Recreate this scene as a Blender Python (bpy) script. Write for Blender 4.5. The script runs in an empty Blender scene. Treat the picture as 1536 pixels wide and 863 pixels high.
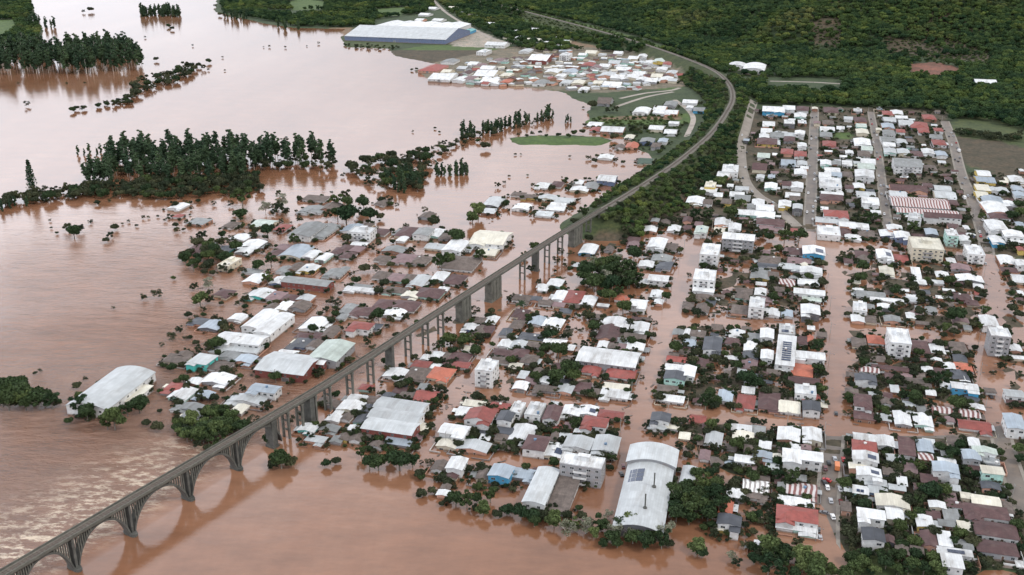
import bpy, math, random
import numpy as np
from mathutils import Vector, Matrix
random.seed(7); rng = np.random.default_rng(7)
R = math.radians
# ---------------------------------------------------------------- camera, light, exposure
H = 250.0; FPX = 1493.0; PITCH = 21.27
sc = bpy.context.scene
cd = bpy.data.cameras.new('camera'); cam = bpy.data.objects.new('camera', cd); sc.collection.objects.link(cam)
cam.location = (0, 0, H); cam.rotation_euler = (R(90 - PITCH), 0, 0)
cd.sensor_width = 36; cd.lens = 36 * FPX / 1536; cd.clip_start = 1; cd.clip_end = 30000
sc.camera = cam
SUN_EL, SUN_AZ = 48.0, 120.0      # azimuth clockwise from +Y
w = bpy.data.worlds.new('World'); sc.world = w; w.use_nodes = True
nt = w.node_tree; N = nt.nodes; L = nt.links
bg = N['Background']
sky = N.new('ShaderNodeTexSky'); sky.sky_type = 'NISHITA'; sky.sun_disc = False
sky.sun_elevation = R(SUN_EL); sky.sun_rotation = R(SUN_AZ); sky.air_density = 1.2; sky.dust_density = 6; sky.ozone_density = 1
hsv = N.new('ShaderNodeHueSaturation'); hsv.inputs['Saturation'].default_value = 0.3
L.new(sky.outputs[0], hsv.inputs['Color'])
# pale cloud deck: soft lumps and brighter towards the open left side
tc = N.new('ShaderNodeTexCoord'); noi = N.new('ShaderNodeTexNoise'); noi.inputs['Scale'].default_value = 2.2; noi.inputs['Detail'].default_value = 4
mp = N.new('ShaderNodeMapping'); mp.inputs['Scale'].default_value = (1, 1, 3)
L.new(tc.outputs['Generated'], mp.inputs[0]); L.new(mp.outputs[0], noi.inputs['Vector'])
cr = N.new('ShaderNodeMapRange'); cr.inputs[1].default_value = 0.3; cr.inputs[2].default_value = 0.7; cr.inputs[3].default_value = 0.85; cr.inputs[4].default_value = 1.12
L.new(noi.outputs[0], cr.inputs[0])
sx = N.new('ShaderNodeSeparateXYZ'); L.new(tc.outputs['Generated'], sx.inputs[0])
gx = N.new('ShaderNodeMapRange'); gx.inputs[1].default_value = 0.3; gx.inputs[2].default_value = -0.5; gx.inputs[3].default_value = 0.88; gx.inputs[4].default_value = 2.15
L.new(sx.outputs[0], gx.inputs[0])
cm0 = N.new('ShaderNodeMath'); cm0.operation = 'MULTIPLY'; L.new(cr.outputs[0], cm0.inputs[0]); L.new(gx.outputs[0], cm0.inputs[1])
gz = N.new('ShaderNodeValToRGB'); L.new(sx.outputs[2], gz.inputs[0]); gz.color_ramp.interpolation = 'EASE'
for k_, (p_, v_) in enumerate([(0, .42), (.14, .50), (.37, 1.0), (.60, .46), (1, .48)]):      # brighter belt of cloud above the horizon
    e_ = gz.color_ramp.elements[k_] if k_ < 2 else gz.color_ramp.elements.new(p_)
    e_.position = p_; e_.color = (v_, v_, v_, 1)
gz2 = N.new('ShaderNodeMath'); gz2.operation = 'MULTIPLY'; gz2.inputs[1].default_value = 2.0; L.new(gz.outputs[0], gz2.inputs[0])
cm = N.new('ShaderNodeMath'); cm.operation = 'MULTIPLY'; L.new(cm0.outputs[0], cm.inputs[0]); L.new(gz2.outputs[0], cm.inputs[1])
cloud = N.new('ShaderNodeVectorMath'); cloud.operation = 'SCALE'; cloud.inputs[0].default_value = (9.4, 9.75, 10.6)
L.new(cm.outputs[0], cloud.inputs['Scale'])
mix = N.new('ShaderNodeMix'); mix.data_type = 'RGBA'; mix.inputs[0].default_value = 0.82
L.new(hsv.outputs[0], mix.inputs[6]); L.new(cloud.outputs[0], mix.inputs[7])
L.new(mix.outputs[2], bg.inputs[0]); bg.inputs[1].default_value = 0.08
sl = bpy.data.lights.new('sun', 'SUN'); sl.energy = 1.5; sl.angle = R(14); sl.color = (1, .96, .9)
so = bpy.data.objects.new('sun', sl); sc.collection.objects.link(so)
az, el = R(SUN_AZ), R(SUN_EL)
sd_ = Vector((math.sin(az) * math.cos(el), math.cos(az) * math.cos(el), math.sin(el)))
so.rotation_euler = (-sd_).to_track_quat('-Z', 'Y').to_euler(); so.location = (0, 0, 600)
vs = sc.view_settings; vs.view_transform = 'Standard'; vs.look = 'None'; vs.exposure = 0.16; vs.gamma = 1
# ---------------------------------------------------------------- pixel <-> world
cp, sp = math.cos(R(PITCH)), math.sin(R(PITCH))
def ray(px, py):
    a, b = px - 768, 431.5 - py
    return np.array([a, FPX * cp + b * sp, -FPX * sp + b * cp])
def Pz(px, py, z=0.0):
    r = ray(px, py); t = (z - H) / r[2]
    return r[0] * t, r[1] * t
def proj(x, y, z):
    dz = z - H; d = y * cp - dz * sp
    return 768 + FPX * x / d, 431.5 - FPX * (y * sp + dz * cp) / d, d
GA = math.atan2(432, 1602)                       # street grid turned clockwise from +Y
Uv = np.array([math.cos(GA), -math.sin(GA)]); Vv = np.array([math.sin(GA), math.cos(GA)])
# ---------------------------------------------------------------- ground height field
RAILPX = [(-150,951),(0,863),(323,674),(473,586),(585,515),(659,467),(825,361),(875,331),(905,313),(950,286),(1003,252),(1042,222),(1070,196),(1090,168),(1099,148),(1096,130),(1082,113),(1060,100),(1025,86),(985,72),(930,55),(880,41),(830,28),(780,15),(735,3),(700,-8)]
def cr_spline(pts, n=8):
    out = []
    P = [np.array(p, float) for p in pts]
    for i in range(len(P) - 1):
        p0 = P[max(i-1,0)]; p1 = P[i]; p2 = P[i+1]; p3 = P[min(i+2, len(P)-1)]
        for k in range(n):
            t = k / n
            out.append(.5*((2*p1)+(-p0+p2)*t+(2*p0-5*p1+4*p2-p3)*t*t+(-p0+3*p1-3*p2+p3)*t**3))
    out.append(P[-1]); return np.array(out)
RAILZ = 16.0
rail_w = np.array([Pz(x, y, RAILZ) for x, y in RAILPX])
BR_N = 8                                          # the first nodes are viaduct, the rest embankment
rail_emb = cr_spline(rail_w[BR_N:], 6)
def wp(pts, z=0): return np.array([Pz(x, y, z) for x, y in pts])
LAND = [
 [(893,335),(960,341),(1040,340),(1130,346),(1205,348),(1300,354),(1400,364),(1480,380),(1536,392),(1900,430),(2300,-50),(380,-50),(330,-30),(322,18),(400,36),(440,42),(515,44),(512,60),(520,71),(585,73),(590,84),(655,96),(622,106),(650,122),(770,128),(840,138),(886,158),(880,183),(892,192),(930,205),(975,232),(975,248),(940,272),(900,300),(872,322),(878,338)],
 [(760,207),(800,203),(905,205),(918,212),(895,219),(780,217)],
 [(-400,-50),(-60,-40),(44,-14),(52,20),(35,33),(66,42),(60,58),(20,72),(-400,84)],
 [(1264,655),(1330,652),(1480,655),(1500,640),(1560,640),(1700,720),(1700,860),(1480,850),(1440,880),(1270,880),(1264,800),(1236,748),(1185,730),(1090,705),(1095,668),(1200,650)],
]
def seg_dist(X, Y, pts, closed):
    d = np.full(X.shape, 1e9); n = len(pts)
    for i in range(n if closed else n - 1):
        a = pts[i]; b = pts[(i+1) % n]; e = b - a; q = max(e @ e, 1e-9)
        t = np.clip(((X-a[0])*e[0] + (Y-a[1])*e[1]) / q, 0, 1)
        d = np.minimum(d, np.hypot(X-a[0]-t*e[0], Y-a[1]-t*e[1]))
    return d
def inside(X, Y, pts):
    r = np.zeros(X.shape, bool); n = len(pts)
    for i in range(n):
        x0, y0 = pts[i]; x1, y1 = pts[(i+1) % n]
        if y0 == y1: continue
        c = ((y0 > Y) != (y1 > Y)) & (X < (x1-x0)*(Y-y0)/(y1-y0)+x0)
        r ^= c
    return r
def vnoise(X, Y, s, seed):
    a, b = X/s, Y/s
    return (np.sin(a*1.3+seed)*np.cos(b*1.7-seed*2.1)+.6*np.sin(a*2.9+b*1.9+seed*3)+.4*np.sin(-a*4.3+b*5.1+seed)+.3*np.sin(a*8.1+b*7.3))/2.3
STREETS = {'S1': ([(1222,163),(1219,240),(1216,300),(1216,345),(1238,375),(1252,430),(1257,480),(1255,560),(1252,640),(1244,720),(1240,790),(1243,863)], 7.4),
 'S2': ([(1131,152),(1120,190),(1112,225),(1117,268),(1135,292),(1160,308),(1195,340)], 6.5), 'S3': ([(1306,168),(1315,215),(1321,260),(1327,310),(1334,355)], 5.5),
 'S4': ([(1417,182),(1430,215),(1442,262),(1458,300),(1470,335),(1482,385),(1490,440),(1480,500),(1487,590),(1500,650),(1515,700),(1540,770)], 7.5),
 'S5': ([(1040,365),(1028,410),(1005,470),(982,530),(962,600),(945,660),(918,740)], 10),
 'C1': ([(1030,358),(1120,361),(1240,368),(1400,372),(1536,392)], 8), 'C2': ([(790,462),(900,448),(1030,482),(1150,484),(1270,487),(1400,503),(1480,506)], 8),
 'C3': ([(640,572),(768,596),(900,608),(1040,622),(1240,634)], 8), 'C3b': ([(1255,640),(1360,650),(1500,655)], 8), 'C4': ([(672,690),(768,692),(840,700)], 7), 'S7': ([(640,690),(668,640),(700,580),(745,515),(775,470),(800,430)], 9),
 'S8': ([(385,590),(410,560),(450,500),(480,455)], 8), 'C5': ([(480,452),(560,452),(660,445)], 7), 'R9': ([(1180,795),(1240,800)], 8),
 'U1': ([(930,148),(968,140),(1005,136),(1020,132)], 6), 'U2': ([(1012,150),(1032,165),(1040,180),(1030,205)], 6.5), 'U3': ([(925,160),(968,146),(1010,138)], 6),
 'U4': ([(1155,122),(1200,123),(1262,126)], 6), 'U5': ([(650,0),(668,18),(700,38),(740,58),(770,66)], 8), 'U6': ([(770,64),(815,84),(855,100),(900,108)], 6), 'U7': ([(1088,112),(1110,118),(1150,122)], 7)}
YARDS = [([(1070,375),(1240,372),(1500,385),(1536,400),(1536,640),(1262,640),(1240,640),(1090,640),(1060,700),(1000,640),(1040,480)], 0.0), ([(560,560),(640,470),(780,450),(900,350),(1060,360),(1030,500),(960,640),(900,740),(660,720)], -.2), ([(270,420),(330,350),(520,330),(700,340),(760,360),(620,480),(480,570),(260,640)], -.38)]
def field(X, Y):
    G = np.full(X.shape, -3.0)
    for k, p in enumerate(LAND):
        pw = wp(p); sdv = seg_dist(X, Y, pw, True); sdv = np.where(inside(X, Y, pw), sdv, -sdv)
        sdv = sdv + vnoise(X, Y, 22, k) * 5
        G = np.maximum(G, np.clip(sdv * 0.09, -3, 1.1))
    sdm = np.full(X.shape, 1e9)
    for k, (pts, wd) in STREETS.items(): sdm = np.minimum(sdm, seg_dist(X, Y, wp(pts), False) - wd/2)
    for pts, bias in YARDS:      # muddy yards that just break the surface inside the blocks
        mk = inside(X, Y, wp(pts)) & (sdm > 3)
        G = np.where(mk, np.maximum(G, np.minimum(bias + vnoise(X, Y, 9, 3)*.55, .18)), G)
    # gentle rise behind the town, then the wooded hill
    l2 = wp([(2600,200),(1536,172),(1120,150),(1010,95),(860,50),(700,-12)]); poly2 = np.vstack([l2, wp([(400,-60),(400,-110),(3000,-110)])])
    d2 = np.where(inside(X, Y, poly2), seg_dist(X, Y, l2, False), 0); G += np.minimum(d2, 400) * 0.03 * (G > 0)
    l3 = wp([(3200,90),(1536,84),(1300,84),(1130,72),(1010,52),(860,14),(760,-14)], 6); poly3 = np.vstack([l3, wp([(760,-110),(3600,-110)], 6)])
    d3 = np.where(inside(X, Y, poly3), seg_dist(X, Y, l3, False), 0)
    G += d3 * 0.27 + np.clip(d3/60, 0, 1) * vnoise(X, Y, 150, 4) * 16
    dr = seg_dist(X, Y, rail_emb, False)
    G = np.maximum(G, RAILZ - .6 - np.maximum(dr - 4.5, 0) * 0.5)
    G = np.where(dr < 9, np.where(dr < 5, RAILZ - .6, np.minimum(G, RAILZ - .6 + np.maximum(dr-5, 0)*1.0)), G)
    return G
CS = 7.0
gx0, gx1, gy0, gy1 = -1750, 1750, 120, 3500
ext = np.array([40, 120, 300, 700, 1600, 3500, 7000.])
xs = np.concatenate([(gx0 - ext)[::-1], np.arange(gx0, gx1 + 1, CS), gx1 + ext])
ys = np.concatenate([(gy0 - ext)[::-1], np.arange(gy0, gy1 + 1, CS), gy1 + ext])
GX, GY = np.meshgrid(xs, ys)
GZ = field(GX, GY)
GZ = np.minimum(GZ, 330 + vnoise(GX, GY, 300, 2) * 30)
cx_ = np.arange(gx0, gx1 + 1, CS); cy_ = np.arange(gy0, gy1 + 1, CS)
CORE = GZ[len(ext):len(ext)+len(cy_), len(ext):len(ext)+len(cx_)]
_cx, _cy = np.meshgrid(cx_, cy_)
_SD = np.full(_cx.shape, 1e9)
for pts, wd in STREETS.values(): _SD = np.minimum(_SD, seg_dist(_cx, _cy, cr_spline(wp(pts), 3), False) - wd/2)
_RD = seg_dist(_cx, _cy, np.vstack([rail_w[:9], rail_emb]), False)
def samp(A, x, y):
    x = np.asarray(x, float); y = np.asarray(y, float)
    a = np.clip((x - gx0) / CS, 0, len(cx_) - 1.001); b = np.clip((y - gy0) / CS, 0, len(cy_) - 1.001)
    i = a.astype(int); j = b.astype(int); fa = a - i; fb = b - j
    return (A[j,i]*(1-fa)+A[j,i+1]*fa)*(1-fb) + (A[j+1,i]*(1-fa)+A[j+1,i+1]*fa)*fb
def street_d(x, y): return samp(_SD, x, y)
def rail_d(x, y): return samp(_RD, x, y)
def Gs(x, y):
    x = np.asarray(x, float); y = np.asarray(y, float)
    a = np.clip((x - gx0) / CS, 0, len(cx_) - 1.001); b = np.clip((y - gy0) / CS, 0, len(cy_) - 1.001)
    i = a.astype(int); j = b.astype(int); fa = a - i; fb = b - j
    return (CORE[j,i]*(1-fa)+CORE[j,i+1]*fa)*(1-fb) + (CORE[j+1,i]*(1-fa)+CORE[j+1,i+1]*fa)*fb
def PG(px, py, dh=0.0, water=True):
    """where the ray through a pixel meets the ground (or the water), dh above it"""
    r = ray(px, py); n = math.hypot(r[0], r[1]); ds = np.arange(200, 3400, 3.0); t = ds / n
    X = r[0]*t; Y = r[1]*t; Z = H + r[2]*t
    g = Gs(X, Y); g = np.maximum(g, 0) if water else g
    k = np.argmax(Z <= g + dh)
    if Z[k] > g[k] + dh: k = len(ds) - 1
    if k == 0: return X[0], Y[0], g[0]
    f0 = Z[k-1]-g[k-1]-dh; f1 = Z[k]-g[k]-dh; q = f0/(f0-f1) if f0 != f1 else 0
    return X[k-1]+(X[k]-X[k-1])*q, Y[k-1]+(Y[k]-Y[k-1])*q, g[k-1]+(g[k]-g[k-1])*q
# ---------------------------------------------------------------- materials
def newmat(name):
    m = bpy.data.materials.new(name); m.use_nodes = True; n = m.node_tree.nodes; return m, n, m.node_tree.links, n['Principled BSDF']
def ramp(n, stops):
    r = n.new('ShaderNodeValToRGB'); e = r.color_ramp.elements
    while len(e) < len(stops): e.new(0.5)
    for k, (p, c) in enumerate(stops): e[k].position = p; e[k].color = (*c, 1)
    return r
def sc3(c, f): return tuple(min(1, v*f) for v in c)
def surf(name, col, rough=.7, var=.25, nscale=.25, stain=(.16,.12,.09), stain_amt=.25, seams=None, metal=0, ostr=.18, streak=False):
    m, n, l, b = newmat(name)
    tc = n.new('ShaderNodeTexCoord'); oi = n.new('ShaderNodeObjectInfo')
    ad = n.new('ShaderNodeVectorMath'); ad.operation = 'ADD'; sc_ = n.new('ShaderNodeVectorMath'); sc_.operation = 'SCALE'; sc_.inputs[0].default_value = (91, 57, 33)
    l.new(oi.outputs['Random'], sc_.inputs['Scale']); l.new(tc.outputs['Object'], ad.inputs[0]); l.new(sc_.outputs[0], ad.inputs[1])
    no = n.new('ShaderNodeTexNoise'); no.inputs['Scale'].default_value = nscale; no.inputs['Detail'].default_value = 6; no.inputs['Roughness'].default_value = .65
    l.new(ad.outputs[0], no.inputs['Vector'])
    r = ramp(n, [(.3, sc3(col, 1-var)), (.7, sc3(col, 1+var*.5))]); l.new(no.outputs[0], r.inputs[0])
    no2 = n.new('ShaderNodeTexNoise'); no2.inputs['Scale'].default_value = nscale*.8; no2.inputs['Detail'].default_value = 8; no2.inputs['Roughness'].default_value = .75
    mp = n.new('ShaderNodeMapping'); mp.inputs['Location'].default_value = (7, 3, 1)
    if streak: mp.inputs['Scale'].default_value = (2.2, .5, 1)
    l.new(ad.outputs[0], mp.inputs[0]); l.new(mp.outputs[0], no2.inputs['Vector'])
    mr = n.new('ShaderNodeMapRange'); mr.inputs[1].default_value = .5; mr.inputs[2].default_value = .72; mr.inputs[3].default_value = 0; mr.inputs[4].default_value = stain_amt
    l.new(no2.outputs[0], mr.inputs[0])
    mx = n.new('ShaderNodeMix'); mx.data_type = 'RGBA'; l.new(mr.outputs[0], mx.inputs[0]); l.new(r.outputs[0], mx.inputs[6]); mx.inputs[7].default_value = (*stain, 1)
    out = mx.outputs[2]
    if seams:
        br = n.new('ShaderNodeTexBrick'); br.inputs['Scale'].default_value = 1; br.offset = 0
        br.inputs['Brick Width'].default_value = seams[0]; br.inputs['Row Height'].default_value = seams[1]; br.inputs['Mortar Size'].default_value = .045
        br.inputs['Color1'].default_value = (1,1,1,1); br.inputs['Color2'].default_value = (.76,.75,.74,1); br.inputs['Mortar'].default_value = (.62,.6,.58,1)
        l.new(tc.outputs['Object'], br.inputs['Vector'])
        m2 = n.new('ShaderNodeMix'); m2.data_type = 'RGBA'; m2.blend_type = 'MULTIPLY'; m2.inputs[0].default_value = .55
        l.new(out, m2.inputs[6]); l.new(br.outputs[0], m2.inputs[7]); out = m2.outputs[2]
    hv = n.new('ShaderNodeHueSaturation'); mv = n.new('ShaderNodeMapRange'); mv.inputs[3].default_value = 1-ostr; mv.inputs[4].default_value = 1+ostr*.6
    l.new(oi.outputs['Random'], mv.inputs[0]); l.new(mv.outputs[0], hv.inputs['Value']); l.new(out, hv.inputs['Color'])
    l.new(hv.outputs[0], b.inputs['Base Color']); b.inputs['Roughness'].default_value = rough; b.inputs['Metallic'].default_value = metal
    return m
def striped(name, c1, c2, period=3.2, duty=.5):
    m = surf(name, c1, .75, .35, .3, stain_amt=.4); n = m.node_tree.nodes; l = m.node_tree.links; b = n['Principled BSDF']
    src = b.inputs['Base Color'].links[0].from_socket; tc = n.new('ShaderNodeTexCoord'); s = n.new('ShaderNodeSeparateXYZ'); l.new(tc.outputs['Object'], s.inputs[0])
    no = n.new('ShaderNodeTexNoise'); no.inputs['Scale'].default_value = .1; l.new(tc.outputs['Object'], no.inputs['Vector'])
    a = n.new('ShaderNodeMath'); a.operation = 'MULTIPLY_ADD'; a.inputs[1].default_value = 1/period; l.new(s.outputs[0], a.inputs[0]); l.new(no.outputs[0], a.inputs[2])
    f = n.new('ShaderNodeMath'); f.operation = 'FRACT'; l.new(a.outputs[0], f.inputs[0])
    g = n.new('ShaderNodeMath'); g.operation = 'GREATER_THAN'; g.inputs[1].default_value = duty; l.new(f.outputs[0], g.inputs[0])
    mx = n.new('ShaderNodeMix'); mx.data_type = 'RGBA'; l.new(g.outputs[0], mx.inputs[0]); l.new(src, mx.inputs[6]); mx.inputs[7].default_value = (*c2, 1)
    l.new(mx.outputs[2], b.inputs['Base Color']); return m
ROOF = {
 'w': surf('white_metal_roof', (.70,.715,.72), .42, .22, .12, stain=(.24,.21,.18), stain_amt=.8, seams=(1.1,6), streak=True),
 'l': surf('light_grey_roof', (.47,.495,.505), .45, .2, .12, stain=(.26,.24,.22), stain_amt=.5, seams=(1.1,6), streak=True),
 'y': surf('grey_roof', (.235,.245,.245), .6, .3, .2, stain=(.12,.11,.09), stain_amt=.6, seams=(1.1,3), streak=True),
 'k': surf('charcoal_roof', (.06,.066,.08), .5, .35, .2, stain=(.2,.2,.2), stain_amt=.3, seams=(1.1,3)),
 'b': surf('blue_grey_roof', (.35,.41,.47), .42, .2, .15, stain=(.2,.2,.2), stain_amt=.4, seams=(1.1,6), streak=True),
 'm': surf('maroon_tile_roof', (.098,.05,.05), .7, .35, .3, stain=(.22,.17,.15), stain_amt=.4, seams=(.9,.6)),
 'r': surf('red_roof', (.29,.075,.062), .6, .3, .3, stain=(.17,.09,.07), stain_amt=.6, seams=(.9,.6)),
 'o': surf('orange_tile_roof', (.46,.14,.085), .65, .25, .3, stain=(.25,.10,.07), stain_amt=.5, seams=(.9,.6)),
 'n': surf('weathered_fibre_roof', (.15,.12,.105), .85, .45, .35, stain=(.07,.055,.045), stain_amt=.8, seams=(1.1,1.8), streak=True),
 'c': surf('cream_roof', (.66,.63,.53), .55, .2, .15, stain=(.3,.25,.2), stain_amt=.5, seams=(1.1,6), streak=True),
 'p': surf('faded_mauve_roof', (.22,.145,.15), .75, .3, .25, stain=(.2,.16,.14), stain_amt=.5, seams=(1.1,2)),
 'e': surf('pale_green_roof', (.50,.57,.52), .5, .25, .2, stain=(.2,.2,.15), stain_amt=.5, seams=(1.1,6), streak=True),
 'z': surf('dark_green_roof', (.05,.085,.06), .6, .3, .2),
 't': surf('teal_roof', (.15,.42,.42), .6, .3, .2),
 's': striped('striped_roof', (.20,.085,.078), (.50,.46,.45), 2.4, .5),
}
WALL = {k: surf('wall_'+nm, c, .85, .2, .5, stain=(.28,.17,.11), stain_amt=.45, ostr=.12) for k, nm, c in [
 ('w','white',(.66,.66,.65)),('c','cream',(.60,.54,.42)),('y','yellow',(.58,.43,.12)),('o','salmon',(.60,.33,.24)),('l','grey',(.30,.30,.31)),
 ('k','dark_grey',(.12,.12,.13)),('b','dull_blue',(.13,.17,.27)),('t','bright_blue',(.06,.30,.50)),('e','mint',(.40,.62,.55)),('r','brick_red',(.19,.05,.04)),
 ('n','raw_brick',(.30,.16,.11)),('m','maroon',(.17,.06,.055)),('T','turquoise',(.08,.50,.45))]}
for m_ in WALL.values():      # the mud line the flood leaves on every wall
    n = m_.node_tree.nodes; l = m_.node_tree.links; b = n['Principled BSDF']; src = b.inputs['Base Color'].links[0].from_socket
    tc = n.new('ShaderNodeTexCoord'); s = n.new('ShaderNodeSeparateXYZ'); l.new(tc.outputs['Object'], s.inputs[0]); no = n.new('ShaderNodeTexNoise'); no.inputs['Scale'].default_value = .6; l.new(tc.outputs['Object'], no.inputs['Vector'])
    a = n.new('ShaderNodeMath'); a.operation = 'MULTIPLY_ADD'; a.inputs[1].default_value = -.8; l.new(no.outputs[0], a.inputs[0]); l.new(s.outputs[2], a.inputs[2])
    r_ = n.new('ShaderNodeMapRange'); r_.inputs[1].default_value = .0; r_.inputs[2].default_value = .5; r_.inputs[3].default_value = .75; r_.inputs[4].default_value = 0; l.new(a.outputs[0], r_.inputs[0])
    mx = n.new('ShaderNodeMix'); mx.data_type = 'RGBA'; l.new(r_.outputs[0], mx.inputs[0]); l.new(src, mx.inputs[6]); mx.inputs[7].default_value = (.20,.115,.075,1); l.new(mx.outputs[2], b.inputs['Base Color'])
M = {}
M['glass'], n_, l_, b_ = newmat('dark_glass'); b_.inputs['Base Color'].default_value = (.03,.035,.04,1); b_.inputs['Roughness'].default_value = .12
M['frame'] = surf('window_frame', (.55,.55,.53), .6, .1, 1)
M['door'] = surf('door_paint', (.12,.07,.05), .6, .2, 1)
M['concrete'] = surf('old_concrete', (.135,.132,.112), .9, .45, .35, stain=(.055,.055,.05), stain_amt=.85, ostr=.05)
M['dark_concrete'] = surf('sooty_concrete', (.10,.10,.09), .9, .5, .3, stain=(.035,.035,.03), stain_amt=.9, ostr=.05)
M['ballast'] = surf('ballast', (.15,.135,.115), .95, .4, .8, stain=(.08,.08,.04), stain_amt=.6, ostr=0)
M['sleeper'] = surf('sleepers', (.11,.09,.075), .9, .3, .8, ostr=0)
M['rail'] = surf('rusty_rail', (.16,.11,.09), .5, .2, 1, metal=.5, ostr=0)
M['solar'] = surf('solar_panel', (.03,.045,.09), .15, .2, .5, stain_amt=0, seams=(1.0,1.7), ostr=.1)
M['asphalt'] = surf('wet_asphalt', (.15,.125,.105), .5, .35, .08, stain=(.25,.18,.13), stain_amt=.6, ostr=.05)
M['kerb'] = surf('kerb_stone', (.24,.215,.185), .9, .2, .5, ostr=0)
M['tank'] = surf('water_tank_plastic', (.12,.2,.3), .4, .1, 1)
M['pole'] = surf('pole_concrete', (.33,.32,.30), .8, .2, 1)
M['tyre'] = surf('tyre_rubber', (.02,.02,.02), .8, .1, 1)
M['steel'] = surf('dull_steel', (.22,.22,.22), .5, .2, 1, metal=.4)
def leafmat(name, c0, c1, bark=False):
    m, n, l, b = newmat(name)
    oi = n.new('ShaderNodeObjectInfo'); ge = n.new('ShaderNodeNewGeometry')
    r = ramp(n, [(0, c0), (.75, tuple((a+b_)/2 for a, b_ in zip(c0, c1))), (1, c1)]); l.new(oi.outputs['Random'], r.inputs[0])
    mr = n.new('ShaderNodeMapRange'); mr.inputs[3].default_value = .55; mr.inputs[4].default_value = 1.55; l.new(ge.outputs['Random Per Island'], mr.inputs[0])
    hv = n.new('ShaderNodeHueSaturation'); l.new(mr.outputs[0], hv.inputs['Value']); l.new(r.outputs[0], hv.inputs['Color'])
    l.new(hv.outputs[0], b.inputs['Base Color']); b.inputs['Roughness'].default_value = .8; b.inputs['Specular IOR Level'].default_value = .2
    if not bark:
        tr = n.new('ShaderNodeBsdfTranslucent'); ms = n.new('ShaderNodeMixShader'); ms.inputs[0].default_value = .25
        l.new(hv.outputs[0], tr.inputs[0]); l.new(b.outputs[0], ms.inputs[1]); l.new(tr.outputs[0], ms.inputs[2]); l.new(ms.outputs[0], n['Material Output'].inputs[0])
    return m
def patchy(m, amt=.75):
    n = m.node_tree.nodes; l = m.node_tree.links; oi = n.new('ShaderNodeObjectInfo'); no = n.new('ShaderNodeTexNoise'); no.inputs['Scale'].default_value = .007; no.inputs['Detail'].default_value = 4; no.inputs['Roughness'].default_value = .6
    l.new(oi.outputs['Location'], no.inputs['Vector']); r = ramp(n, [(.3, (.42,.62,.6)), (.46, (.95,1,1)), (.57, (1.7,1.5,1.0)), (.68, (2.6,1.7,1.6))]); l.new(no.outputs[0], r.inputs[0])
    hv = next(q for q in n if q.type == 'HUE_SAT'); mx = n.new('ShaderNodeMix'); mx.data_type = 'RGBA'; mx.blend_type = 'MULTIPLY'; mx.inputs[0].default_value = amt
    outs = [k.to_socket for k in hv.outputs[0].links]; l.new(hv.outputs[0], mx.inputs[6]); l.new(r.outputs[0], mx.inputs[7])
    for s in outs: l.new(mx.outputs[2], s)
    return m
LEAF = {'b': leafmat('dark_foliage', (.022,.044,.020), (.078,.105,.036)), 'l': leafmat('bright_foliage', (.06,.09,.033), (.12,.15,.055)),
        'e': leafmat('eucalyptus_foliage', (.036,.066,.038), (.072,.11,.052)), 'y': leafmat('muddy_shrub_foliage', (.028,.040,.022), (.085,.088,.045)), 'w': leafmat('thin_pale_foliage', (.17,.18,.12), (.25,.25,.19)),
        'f': patchy(leafmat('forest_foliage', (.018,.044,.021), (.085,.125,.042)))}
BARK = leafmat('bark', (.13,.11,.09), (.22,.20,.17), True); PALEBARK = leafmat('pale_bark', (.34,.31,.28), (.42,.39,.35), True)
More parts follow.
